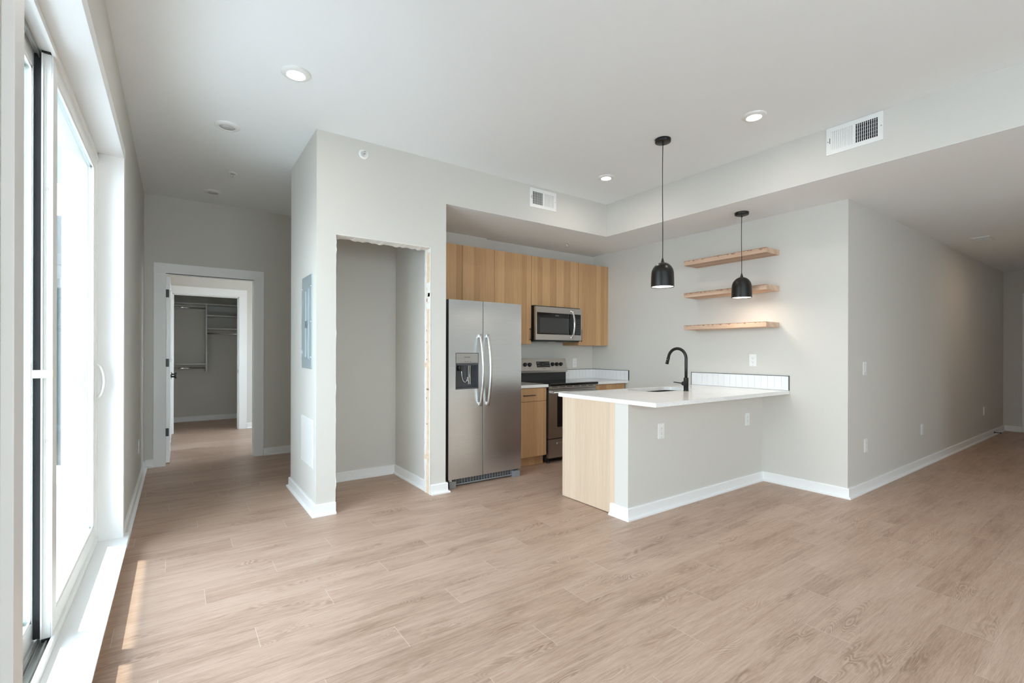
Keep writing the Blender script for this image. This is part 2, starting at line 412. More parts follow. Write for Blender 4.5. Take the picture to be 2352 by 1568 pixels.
# ------------------------------------------------------------------ baseboards with shoe moulding
PROF = [(0, 0), (.034, 0), (.034, .011), (.028, .017), (.017, .020), (.016, .083), (.011, .090), (0, .090)]
def run(name, pts, side, label=None, prof=PROF):
    """sweep the moulding along wall-face points; side=+1 puts it left of the walking direction"""
    pts = [Vector((p[0], p[1])) for p in pts]; n = len(pts); bm = bmesh.new(); rings = []
    def nrm(a, b): d = (b - a).normalized(); return Vector((-d.y, d.x)) * side
    for i, p in enumerate(pts):
        if i == 0: m = nrm(pts[0], pts[1])
        elif i == n - 1: m = nrm(pts[-2], pts[-1])
        else:
            a, b = nrm(pts[i - 1], p), nrm(p, pts[i + 1]); m = (a + b); m = m / max(.2, m.dot(a))
        rings.append([bm.verts.new((p.x + m.x * o, p.y + m.y * o, z)) for o, z in prof])
    k = len(prof)
    for a, b in zip(rings, rings[1:]):
        for j in range(k - 1): bm.faces.new((a[j], a[j + 1], b[j + 1], b[j]))
        bm.faces.new((a[k - 1], a[0], b[0], b[k - 1]))
    bm.faces.new(rings[0]); bm.faces.new(list(reversed(rings[-1])))
    return struct(name, bm, TRIM, label)
run('baseboard_left', [(XL, 3.93), (XL, YF), (-.205, YF)], -1)
run('baseboard_far', [(.876, YF), (2.9, YF), (2.9, YCB), (XC, YCB), (XC, YK), (XO1, YK)], -1)
run('baseboard_closet', [(XC + .115, 3.985), (XC + .115, 4.775), (1.885, 4.775), (1.885, 3.985)], -1)
run('baseboard_front', [(XO2, YK), (XF, YK), (XF, YK + .045)], -1)
run('baseboard_right', [(XI, 2.585), (XI, YI), (XR, YI), (XR, YH), (XE, YH), (XE, 1.452)], -1)
run('baseboard_rear', [(XL, 1.37), (XL, -.42)], 1)
run('baseboard_rear', [(XL, -2.58), (XL, -4.2), (6.2, -4.2), (6.2, .24), (XE, .24)], 1)
run('baseboard_bedroom', [(XL, YF + .12), (XL, CY), (-.17, CY)], -1)
run('baseboard_bedroom', [(.957, CY), (3.3, CY), (3.3, YF + .12), (.88, YF + .12)], -1)
run('baseboard_bedroom_closet', [(XL, CY + .12), (XL, 10.46), (1.9, 10.46), (1.9, CY + .12)], -1)

# ------------------------------------------------------------------ door casings (trim)
def casing(name, x0, x1, ztop, y, wd, th, sgn=-1):
    """flat casing round an opening in a wall that runs along x"""
    a, b = (y + sgn * th, y) if sgn < 0 else (y, y + th)
    return struct(name, B((x0 - wd, x0, a, b, 0, ztop), (x1, x1 + wd, a, b, 0, ztop), (x0 - wd, x1 + wd, a, b, ztop, ztop + wd), bev=.0015), TRIM)
casing('trim_1', DX0, DX1, DZ, YF, .108, .018)
casing('trim_2', DX0, DX1, DZ, YF + .12, .108, .018, 1)
casing('trim_3', CX0, CX1, CZ, CY, .112, .018)
# jamb linings with stops
def jamb(name, x0, x1, ztop, y0, y1, ys, t=.012):
    return struct(name, B((x0, x0 + t, y0 - .001, y1 + .001, 0, ztop), (x1 - t, x1, y0 - .001, y1 + .001, 0, ztop), (x0, x1, y0 - .001, y1 + .001, ztop - t, ztop),
        (x0 + t, x0 + 1.8 * t, ys, ys + .035, 0, ztop - t), (x1 - 1.8 * t, x1 - t, ys, ys + .035, 0, ztop - t), (x0 + t, x1 - t, ys, ys + .035, ztop - 1.8 * t, ztop - t)), TRIM)
jamb('trim_4', JX0, JX1, DZ + .008, YF, YF + .12, YF + .04, .008)
jamb('trim_5', CX0, CX1, CZ, CY, CY + .12, CY + .05)
# casing round the sliding patio door (in the plane of the left wall)
struct('trim_6', B((XL, XL + .02, 1.38, 1.455, .1, 2.565), (XL, XL + .02, 3.85, 3.925, .0, 2.565), (XL, XL + .02, 1.455, 3.85, 2.49, 2.565), bev=.002), TRIM)
struct('trim_7', B((-.397, XL + .001, 1.44, 1.455, .1, 2.505), (-.397, XL + .001, 3.85, 3.865, .1, 2.505), (-.397, XL + .001, 1.455, 3.85, 2.49, 2.505)), TRIM)
struct('trim_8', B((-.40, -.243, 1.37, 3.94, .088, .1), bev=.003), TRIM, 'white stool board along the foot of the patio door')
struct('trim_9', B((XL, XL + .018, -.5, -.42, 0, 2.565), (XL, XL + .018, -2.58, -2.5, 0, 2.565), (XL, XL + .018, -2.5, -.5, 2.49, 2.565)), TRIM)
# end-of-hall door
struct('trim_10', B((XE - .018, XE, 1.34, 1.45, 0, 2.25), (XE - .018, XE, .35, .46, 0, 2.25), (XE - .018, XE, .46, 1.34, 2.14, 2.25), bev=.0015), TRIM)
d = sroot('door_4', (XE + .04, .9, 0))
obj('door_panel', B((XE + .03, XE + .07, .465, 1.335, .01, 2.13)), TRIM, d)

# ------------------------------------------------------------------ sliding patio door (door_1)
d1 = sroot('door_1', (-.46, 2.65, .1), 'white vinyl sliding patio door with two tall glass panels')
y0, y1, z0, z1 = 1.455, 3.85, .1, 2.49
bm = B((XOUT, -.397, y0, y0 + .025, z0, z1), (XOUT, -.397, y1 - .025, y1, z0, z1), (XOUT, -.397, y0, y1, z1 - .03, z1), (XOUT, -.397, y0, y1, z0, z0 + .012))
box(bm, -.405, -.392, y0, y1, z0, z0 + .038, bev=.003); box(bm, -.405, -.392, y0, y1, z1 - .045, z1 - .03)
obj('frame', bm, VINYL, d1)
obj('track', B((-.4225, -.4165, y0 + .025, 2.60, z0 + .012, z0 + .024), (-.447, -.443, y0 + .025, y1 - .025, z0 + .012, z0 + .03), (-.452, -.449, y0 + .025, y1 - .025, z0 + .012, z0 + .022),
              (-.44, -.406, y0 + .025, y1 - .025, z0 + .012, z0 + .015), (-.447, -.443, y0 + .025, y1 - .025, z1 - .055, z1 - .03)), ALU, d1)
def panel(nm, xa, xb, ya, yb, za, zb, st, rt, rb):
    bm = bmesh.new(); xm = (xa + xb) / 2
    box(bm, xa, xb, ya, ya + st, za, zb, bev=.003); box(bm, xa, xb, yb - st, yb, za, zb, bev=.003)
    box(bm, xa, xb, ya + st, yb - st, za, za + rb, bev=.002); box(bm, xa, xb, ya + st, yb - st, zb - rt, zb, bev=.002)
    bd = .012; i0, i1, k0, k1 = ya + st, yb - st, za + rb, zb - rt       # glazing beads
    for a, b in ((xb - .009, xb - .003), (xa + .003, xa + .009)):
        box(bm, a, b, i0, i0 + bd, k0, k1); box(bm, a, b, i1 - bd, i1, k0, k1); box(bm, a, b, i0, i1, k0, k0 + bd); box(bm, a, b, i0, i1, k1 - bd, k1)
    p = obj(nm, bm, VINYL, d1)
    obj('glass_pane', B((xm - .003, xm + .003, i0, i1, k0, k1)), GLASS, p)
    return p
ip = panel('sliding_panel', -.436, -.402, 2.60, 3.835, .13, 2.452, .075, .07, .085)
op = panel('fixed_panel', -.50, -.462, 1.475, 2.685, .115, 2.462, .075, .07, .085)
# ribbed interlock on the near edge of the sliding panel
bm = bmesh.new()
for xa, xb, dy in ((-.436, -.431, .010), (-.428, -.425, .004), (-.411, -.408, .004), (-.405, -.402, .008)): box(bm, xa, xb, 2.60 - dy, 2.6005, .135, 2.448)
obj('interlock', bm, VINYL, ip)
obj('weatherstrip', B((-.4605, -.4365, 2.615, 2.655, .13, 2.45), (-.436, -.402, 2.597, 2.6035, 2.4525, 2.462), (-.434, -.404, 2.598, 2.604, .118, .1295)), RUBBER, d1)
for z in (.915, 1.916):
    bm = bmesh.new(); lathe(bm, [(0, .0025), (.003, .002), (.0045, 0)], (-.419, 2.5998, z), (0, -1, 0), 12); obj('screw', bm, CHROME, ip)
def dhandle(xface, sgn):
    bm = bmesh.new(); yc = 3.795; n = 24
    box(bm, xface, xface + sgn * .006, yc - .011, yc + .011, .955, 1.225, bev=.003)
    pts = []
    for i in range(n + 1):
        t = i / n; z = .985 + t * .21; e = math.sin(math.pi * t) ** .45
        pts.append((xface + sgn * (.004 + .038 * e), yc, z))
    tube(bm, pts, .0075, 10, up=(0, 1, 0), sx=1.25)
    return obj('handle', bm, PLAST, ip)
dhandle(-.402, 1); dhandle(-.436, -1)
bm = B((-.4022, -.395, 3.788, 3.802, 1.045, 1.062), bev=.002); obj('lock_lever', bm, PLAST, ip)
tp = tag(obj('masking_tape', B((-.4615, -.400, 2.5885, 2.5895, 1.165, 1.197), (-.4015, -.4005, 2.5885, 2.612, 1.165, 1.197)), TAPE), 'strip of pale yellow masking tape on the edge of the sliding patio door panel', 'tape')

# unseen patio door added for daylight behind the viewpoint, then the bedroom window
for nm, (ya, yb, za, zb) in (('added_daylight_door', LO[0]), ('window_1', LO[2])):
    r = sroot(nm, (-.46, (ya + yb) / 2, za)); bm = bmesh.new(); xa, xb = -.50, -.44
    box(bm, xa, xb, ya, ya + .07, za, zb); box(bm, xa, xb, yb - .07, yb, za, zb); box(bm, xa, xb, ya, yb, za, za + .08); box(bm, xa, xb, ya, yb, zb - .07, zb)
    ym = (ya + yb) / 2; box(bm, xa, xb, ym - .045, ym + .045, za, zb)
    obj('window_frame', bm, VINYL, r); obj('glass_pane', B((-.473, -.467, ya + .07, yb - .07, za + .08, zb - .07)), GLASS, r)
r = sroot('added_bedroom_window', (3.35, 7.8, .8)); obj('window_frame', B((3.33, 3.38, 7.0, 7.06, .8, 2.35), (3.33, 3.38, 8.54, 8.6, .8, 2.35), (3.33, 3.38, 7.06, 8.54, .8, .86), (3.33, 3.38, 7.06, 8.54, 2.29, 2.35)), VINYL, r)  # unseen window, added to brighten the bedroom
obj('glass_pane', B((3.352, 3.358, 7.06, 8.54, .86, 2.29)), GLASS, r)
r = sroot('added_rear_window', (1.0, -4.3, .5)); bm = bmesh.new()  # unseen window, added to light the room from behind the viewpoint
for a, b in ((-.1, -.03), (.95, 1.05), (2.03, 2.1)): box(bm, a, b, -4.34, -4.28, .5, 2.55)
box(bm, -.1, 2.1, -4.34, -4.28, .5, .57); box(bm, -.1, 2.1, -4.34, -4.28, 2.48, 2.55)
obj('window_frame', bm, VINYL, r); obj('glass_pane', B((-.03, 2.03, -4.313, -4.307, .57, 2.48)), GLASS, r)
struct('trim_11', B((-.44, XL + .03, 6.8, 7.7, .3352, .35), (XL, XL + .018, 6.71, 6.8, .26, 2.39), (XL, XL + .018, 7.7, 7.79, .26, 2.39), (XL, XL + .018, 6.8, 7.7, 2.3, 2.39)), TRIM)

# ------------------------------------------------------------------ bedroom door and closet door
def door_leaf(nm, x0, x1, ya, yb, zt, hinge_y, knob_y, label):
    r = sroot(nm, ((x0 + x1) / 2, hinge_y, 0), label)
    bm = B((x0, x1, ya, yb, .012, zt), bev=.0015)
    leaf = obj('door_panel', bm, TRIM, r)
    bm = bmesh.new()
    for za, zb in ((.25, .95), (1.15, zt - .14)):      # raised panel mouldings on the room face
        for (p, q, s, t) in ((ya + .12, ya + .135, za, zb), (yb - .135, yb - .12, za, zb), (ya + .12, yb - .12, za, za + .015), (ya + .12, yb - .12, zb - .015, zb)):
            box(bm, x1, x1 + .004, p, q, s, t)
    obj('moulding', bm, TRIM, leaf)
    bm = bmesh.new(); lathe(bm, [(0, 0), (.031, 0), (.031, .006), (.012, .010), (.010, .030), (.018, .036), (.027, .046), (.027, .056), (.02, .063), (0, .065)], (x1, knob_y, .955), (1, 0, 0), 24)
    obj('door_knob', bm, BLACKM, r)
    return r
d2 = door_leaf('door_2', -.0955, -.0605, 6.640, 7.45, 2.125, 6.64, 7.385, 'white bedroom door standing open with black hinges and knob')
for z in (1.933, 1.145, .357):
    obj('hinge', B((-.1005, -.070, 6.6355, 6.6395, z - .045, z + .045), bev=.003), BLACK, d2)
d3 = door_leaf('door_3', -.098, -.060, 8.10, 8.955, 2.15, 8.955, 8.17, 'white closet door standing open inside the bedroom')
tag(obj('strike_plate', B((CX1 - .0145, CX1 - .0115, CY + .01, CY + .045, .925, .98), bev=.001), BLACK), 'small black strike plate on the bedroom closet door jamb', 'strike plate')

# ------------------------------------------------------------------ bedroom closet organiser
co = thing('closet_organizer', 'white closet shelving with hanging rods seen through the open bedroom door', 'closet shelving', (.44, 10.3, 0))
obj('divider', B((.430, .448, 10.12, 10.455, .917, 2.154)), CLOSETW, co)
for (xa, xb, z) in ((XL + .01, 1.89, 2.13), (.448, 1.89, 1.925), (.448, 1.89, 1.69), (XL + .01, .43, 1.052)):
    obj('shelf', B((xa, xb, 10.13, 10.455, z - .009, z + .009)), CLOSETW, co)
for (xa, xb, z) in ((XL + .01, .43, 2.055), (.448, 1.89, 1.605), (XL + .01, .43, .98)):
    bm = bmesh.new(); tube(bm, [(xa, 10.17, z), (xb, 10.17, z)], .014, 12); obj('hanging_rod', bm, CHROME, co)
obj('cleat', B((XL + .01, 1.89, 10.44, 10.456, 2.03, 2.12)), CLOSETW, co)

# ------------------------------------------------------------------ rough closet opening (door removed)
def ragged(pts_fn, n, amp):
    return [pts_fn(i / n, random.uniform(-amp, amp)) for i in range(n + 1)]
rnd = random.Random(3)
# right jamb: drywall edge, bare stud, drywall edge
ro = sroot('trim_12', (XO2, YK, 0), 'bare torn jamb and header around the doorless closet opening')
def strip_x(bmx, x, y0a, y1a, za, zb, n, amp, th):
    """ragged vertical strip standing proud of the jamb face x towards -x"""
    ys0 = [y0a + (rnd.uniform(-amp, amp) if 0 < i < n else 0) for i in range(n + 1)]; ys1 = [y1a + rnd.uniform(-amp, amp) for i in range(n + 1)]
    for i in range(n):
        z_0, z_1 = za + (zb - za) * i / n, za + (zb - za) * (i + 1) / n
        v = [bmx.verts.new(p) for p in ((x, ys0[i], z_0), (x, ys1[i], z_0), (x, ys1[i + 1], z_1), (x, ys0[i + 1], z_1))]
        u = [bmx.verts.new((x - th, p.co.y, p.co.z)) for p in v]
        bmx.faces.new(u); bmx.faces.new(list(reversed(v)))
        for a in range(4):
            b = (a + 1) % 4; bmx.faces.new((v[a], v[b], u[b], u[a]))
obj('stud', B((XO2 - .003, XO2 + .001, YK + .012, YK + .105, 0, HO)), STUD, ro, 'bare pine stud')
bm = bmesh.new(); strip_x(bm, XO2 - .003, YK - .001, YK + .016, 0, HO, 60, .002, .003); strip_x(bm, XO2 - .003, YK + .085, YK + .116, 0, HO, 60, .006, .004)
for (z, dz, w_) in ((1.86, .09, .06), (1.78, .06, .045), (1.70, .04, .06), (2.19, .02, .05)): strip_x(bm, XO2 - .003, YK + .012, YK + .012 + w_, z - dz, z + dz * .4, 5, .012, .004)
obj('plaster_edge', bm, PLASTER, ro)
bm = bmesh.new()
for z in (1.16, .33): box(bm, XO2 - .012, XO2 - .001, YK + .03, YK + .118, z - .022, z + .018, bev=.003)
obj('shim', bm, STUD, ro)
bm = bmesh.new()
for z in (1.75, 1.73, 1.46, 1.2, .93, .85, 1.36, .62): box(bm, XO2 - .0042, XO2, YK + rnd.uniform(.03, .08), YK + rnd.uniform(.082, .09), z, z + rnd.uniform(.006, .02))
obj('nail_hole', bm, KNOTM, ro)
# header underside, wavy
bm = bmesh.new(); n = 40; zs = [HO - .004 - .012 * abs(math.sin(i * .9) * math.sin(i * .37 + 1)) for i in range(n + 1)]
for i in range(n):
    xa, xb = XO1 + (XO2 - XO1) * i / n, XO1 + (XO2 - XO1) * (i + 1) / n
    A = [bm.verts.new(p) for p in ((xa, YK - .0005, HO + .001), (xb, YK - .0005, HO + .001), (xb, YK + .116, HO + .001), (xa, YK + .116, HO + .001))]
    D = [bm.verts.new(p) for p in ((xa, YK + .001, HO - .003), (xb, YK + .001, HO - .003), (xb, YK + .116, zs[i + 1]), (xa, YK + .116, zs[i]))]
    bm.faces.new(A); bm.faces.new(list(reversed(D)))
    for a in range(4): b = (a + 1) % 4; bm.faces.new((A[a], A[b], D[b], D[a]))
obj('header_edge', bm, PLASTER, ro)
# torn drywall lip on the left side of the opening
bm = bmesh.new(); n = 70; prev = None
xsj = [XO1 + .0005 + abs(rnd.gauss(0, .0013)) for _ in range(n + 1)]
for k in (4, 5, 68, 66, 30, 44): xsj[k] += .005
for i in range(n):
    za, zb = .095 + (HO - .095) * i / n, .095 + (HO - .095) * (i + 1) / n
    v = [bm.verts.new(p) for p in ((XO1, YK, za), (xsj[i], YK, za), (xsj[i + 1], YK, zb), (XO1, YK, zb))]
    u = [bm.verts.new((p.co.x, YK + .012, p.co.z)) for p in v]
    bm.faces.new(v); bm.faces.new(list(reversed(u)))
    for a in range(4): b = (a + 1) % 4; bm.faces.new((v[a], u[a], u[b], v[b]))
obj('plaster_edge', bm, PLASTER, ro)

# ------------------------------------------------------------------ electrical panel and access cover on the column side
ep = thing('electrical_panel', 'blue-grey steel breaker panel set in the narrow side of the closet wall', 'breaker panel', (XC, 4.16, 1.14))
bm = B((XC - .008, XC + .004, 3.987, 4.335, 1.137, 1.895), bev=.003); obj('cover', bm, PANELM, ep)
bm = B((XC - .014, XC - .007, 4.075, 4.318, 1.215, 1.785), bev=.003)
box(bm, XC - .0185, XC - .013, 4.155, 4.165, 1.23, 1.77, bev=.002); dr = obj('door', bm, PANELM, ep)
obj('latch', B((XC - .022, XC - .012, 4.085, 4.15, 1.47, 1.525), bev=.003), PANELD, dr)
for z in (1.27, 1.69): obj('hinge', B((XC - .016, XC - .007, 4.318, 4.326, z - .02, z + .02)), CHROME, dr)
for (yy, z) in ((4.005, 1.23), (4.005, 1.515), (4.005, 1.80), (4.328, 1.23), (4.328, 1.515), (4.328, 1.80)):
    bm = bmesh.new(); lathe(bm, [(.006, 0), (.005, .003), (0, .004)], (XC - .008, yy, z), (-1, 0, 0), 10); obj('screw', bm, CHROME, ep)
ap = thing('access_panel', 'flat white access cover low on the narrow side of the closet wall', 'access panel', (XC, 4.16, .35))
obj('cover', B((XC - .006, XC + .002, 3.955, 4.37, .350, .732), bev=.0025), PLAST, ap)
for (yy, z) in ((3.975, .37), (3.975, .712), (4.35, .37), (4.35, .712)):
    bm = bmesh.new(); lathe(bm, [(.005, 0), (.004, .002), (0, .0025)], (XC - .006, yy, z), (-1, 0, 0), 10); obj('screw', bm, PLAST, ap)

# ------------------------------------------------------------------ refrigerator
FX0, FX1, FY, FG = 2.064, 2.906, 3.925, 2.4415
fr = thing('refrigerator', 'stainless side-by-side refrigerator with ice dispenser in the kitchen alcove', 'refrigerator', ((FX0 + FX1) / 2, 4.3, 0))
obj('cabinet', B((FX0 + .006, FX1 - .006, FY + .072, 4.70, .03, 1.752), bev=.004), DKGREY, fr)
for xa in (FX0 + .01, FX1 - .09): obj('hinge_cover', B((xa, xa + .08, FY + .065, FY + .14, 1.750, 1.772), bev=.004), BLKPLAST, fr)
def two_tone(o, ysteel):
    for p in o.data.polygons: p.material_index = 0 if p.normal.y < -.3 or abs(p.normal.z) > .9 and False else 1
dx0, dx1, dz0, dz1 = 2.138, 2.388, .922, 1.267
bm = bmesh.new(); ZB, ZT = .078, 1.768
box(bm, FX0, dx0, FY, FY + .06, ZB, ZT); box(bm, dx1, FG - .003, FY, FY + .06, ZB, ZT); box(bm, dx0, dx1, FY, FY + .06, dz1, ZT); box(bm, dx0, dx1, FY, FY + .06, ZB, dz0)
fd = obj('door', bm, [STEEL, DKGREY], fr); two_tone(fd, 0)
bm = bmesh.new(); box(bm, FG + .003, FX1, FY, FY + .06, ZB, ZT, bev=.003)
rd = obj('door', bm, [STEEL, DKGREY], fr); two_tone(rd, 0)
# dispenser
bm = bmesh.new(); t = .006
box(bm, dx0, dx0 + t, FY - .002, FY + .05, dz0, dz1); box(bm, dx1 - t, dx1, FY - .002, FY + .05, dz0, dz1); box(bm, dx0, dx1, FY - .002, FY + .05, dz0, dz0 + t + .008); box(bm, dx0, dx1, FY - .002, FY + .05, dz1 - t, dz1)
box(bm, dx0, dx1, FY + .05, FY + .056, dz0, dz1)
box(bm, dx0 + t, dx1 - t, FY + .0, FY + .04, 1.148, 1.17)
dsp = obj('dispenser', bm, DKGREY, fd)
obj('control_panel', B((dx0 + t, dx1 - t, FY - .0025, FY + .02, 1.17, dz1 - t), bev=.002), STEELR, dsp)
for i in range(3): obj('button', B((2.235 + i * .028, 2.245 + i * .028, FY - .0035, FY - .002, 1.181, 1.185)), DKGREY, dsp)
text_part('logo', 'FRIGIDAIRE', .013, (2.262, FY - .0031, 1.225), ROT_FRONT, DKGREY, dsp)
bm = bmesh.new(); n = 20     # water paddle: an open loop with a blade
tube(bm, [(2.262 + .038 * math.cos(math.pi * (1 + i / n)) * 1.0, FY + .044 - .004, 1.10 + .115 * math.sin(math.pi * (1 + i / n))) for i in range(n + 1)], .004, 8)
box(bm, 2.285, 2.293, FY + .018, FY + .03, .965, 1.148, bev=.002); box(bm, 2.302, 2.310, FY + .018, FY + .03, .965, 1.148, bev=.002)
obj('paddle', bm, CHROME, dsp)
bm = bmesh.new(); tube(bm, [(2.195, FY + .03, 1.16), (2.195, FY + .03, 1.095)], .018, 16); obj('nozzle', bm, BLKPLAST, dsp)
for x, dpar in ((2.402, fd), (2.489, rd)):
    bm = bmesh.new(); n = 22; pts = []
    for i in range(n + 1):
        t = i / n; z = .757 + t * .69; pts.append((x, FY - .018 - .052 * math.sin(math.pi * t) ** .8, z))
    tube(bm, pts, .0115, 12, up=(1, 0, 0), sx=1.25, sy=.85)
    box(bm, x - .011, x + .011, FY - .022, FY + .0, .757, .787, bev=.003); box(bm, x - .011, x + .011, FY - .022, FY + .0, 1.417, 1.447, bev=.003)
    obj('handle', bm, STEELH, dpar)
bm = bmesh.new(); gy = 3.955
box(bm, 2.13, 2.83, gy, gy + .012, .012, .026, bev=.002); box(bm, 2.13, 2.83, gy + .002, gy + .012, .068, .074)
for z in (.036, .046, .057): box(bm, 2.13, 2.83, gy + .003, gy + .010, z, z + .0032)
for i in range(23): box(bm, 2.13 + i * .0317, 2.1335 + i * .0317, gy + .001, gy + .011, .024, .070)
grl = obj('kick_grille', bm, GREYPL, fr)
obj('grille_back', B((2.10, 2.86, gy + .02, gy + .025, .012, .075)), DARK, grl)
for xa, xb in ((2.072, 2.138), (2.812, 2.884)):
    obj('foot', B((xa, xb, 3.912, 4.0, .0, .062), bev=.003), GREYPL, fr)
for xa in (2.867, 2.072): obj('leveller', B((xa, xa + .028, 3.925, 3.95, .062, .078)), CHROME, fr)

# ------------------------------------------------------------------ cabinets
def bar_handle(parent, p0, p1, out, r=.005):
    """black bar pull: two posts and a bar; out = offset direction of the bar"""
    bm = bmesh.new(); p0, p1, out = Vector(p0), Vector(p1), Vector(out); d = (p1 - p0).normalized()
    tube(bm, [p0 + out, p1 + out], r, 10)
    for q in (p0 + d * .018, p1 - d * .018): tube(bm, [q, q + out], r * .9, 8)
    return obj('handle', bm, BLACK, parent)
def upper(label, x0, x1, z0, z1, splits, handle=None, filler=None):
    c = thing('wall_cabinet', label, 'cabinet', ((x0 + x1) / 2, 4.64, z0), 'oak cabinets hung on the kitchen wall')
    obj('carcass', B((x0, x1, 4.512, YBK - .001, z0, z1)), OAK, c)
    xs = [x0] + splits + [x1]
    for a, b in zip(xs, xs[1:]):
        dd = obj('door', B((a + .0016, b - .0016, 4.49, 4.51, z0, z1 - .001), bev=.001), OAK, c)
        if handle is not None:
            bar_handle(dd, (handle, 4.49, 1.41), (handle, 4.49, 1.57), (0, -.032, 0))
    return c
UT = 2.436
upper('wide oak cabinet above the refrigerator with two doors', 2.106, 2.944, 1.83, UT, [2.525])
tag(obj('filler_panel', B((XF + .001, 2.105, 4.49, 4.512, 1.83, UT)), OAK), 'narrow oak filler strip between the closet wall and the cabinet above the refrigerator', 'filler panel')
upper('tall oak wall cabinet left of the microwave with one black pull', 2.945, 3.472, 1.372, UT, [], 3.446)
upper('short oak cabinet directly above the microwave with two doors', 3.474, 4.241, 1.842, UT, [3.865])
upper('tall oak wall cabinet right of the microwave against the corner wall', 4.243, 4.765, 1.368, UT, [], 4.27)
tag(obj('filler_panel', B((4.766, XR - .001, 4.495, 4.512, 1.368, UT)), OAK), 'narrow oak filler strip in the corner right of the wall cabinets', 'filler panel')

# base cabinet between refrigerator and range
bc = thing('base_cabinet', 'oak base cabinet with one drawer and one door between refrigerator and range', 'cabinet', (3.19, 4.48, 0), 'oak cabinets standing on the kitchen floor')
obj('carcass', B((2.93, 3.447, 4.192, 4.79, .10, .878)), OAK, bc)
obj('toe_kick', B((2.93, 3.447, 4.235, 4.25, .0, .10)), OAK, bc)
dw = obj('drawer', B((2.932, 3.445, 4.17, 4.19, .727, .872), bev=.001), OAK, bc); bar_handle(dw, (3.10, 4.17, .795), (3.268, 4.17, .795), (0, -.03, 0))
obj('door', B((2.932, 3.445, 4.17, 4.19, .108, .722), bev=.001), OAK, bc)
tag(obj('countertop', B((2.92, 3.452, 4.14, YBK - .001, .88, .912), bev=.003), QUARTZ), 'short white quartz countertop between refrigerator and range', 'countertop', 'white quartz worktops')
bc = thing('base_cabinet', 'oak base cabinet in the corner right of the range', 'cabinet', (4.5, 4.48, 0), 'oak cabinets standing on the kitchen floor')
obj('carcass', B((4.232, 4.765, 4.192, 4.79, .10, .878)), OAK, bc)
obj('toe_kick', B((4.232, 4.79, 4.235, 4.25, .0, .10)), OAK, bc)
dw = obj('drawer', B((4.234, 4.762, 4.17, 4.19, .727, .872), bev=.001), OAK, bc); bar_handle(dw, (4.41, 4.17, .795), (4.58, 4.17, .795), (0, -.03, 0))
obj('door', B((4.234, 4.762, 4.17, 4.19, .108, .722), bev=.001), OAK, bc)
tag(obj('countertop', B((4.226, XR - .001, 4.14, YBK - .001, .88, .912), bev=.003), QUARTZ), 'white quartz countertop in the corner right of the range', 'countertop', 'white quartz worktops')

# island cabinet
ic = thing('island_cabinet', 'oak base cabinet of the peninsula with an end panel coloured lighter for window light', 'cabinet', (3.8, 2.86, 0), 'oak cabinets standing on the kitchen floor')
obj('end_panel', B((XI, XI + .02, 2.549, 3.163, .006, .879), bev=.001), OAK_LIT, ic, 'oak end panel, window light in its colour')
obj('carcass', B((XI + .021, 3.52, 2.55, 3.14, .10, .878), (4.29, XR - .002, 2.55, 3.14, .10, .878), (3.52, 4.29, 2.55, 2.70, .10, .66), (3.52, 4.29, 3.138, 3.1425, .10, .86), (3.52, 4.29, 2.55, 3.14, .10, .12)), OAK, ic)
obj('toe_kick', B((XI + .021, XR - .002, 3.07, 3.085, 0, .10)), OAK, ic)
for a, b in ((2.822, 3.30), (3.304, 3.90), (3.904, 4.42), (4.424, 4.79)):
    dd = obj('door', B((a, b, 3.143, 3.162, .108, .872), bev=.001), OAK, ic); bar_handle(dd, (b - .04, 3.162, .66), (b - .04, 3.162, .82), (0, .03, 0))

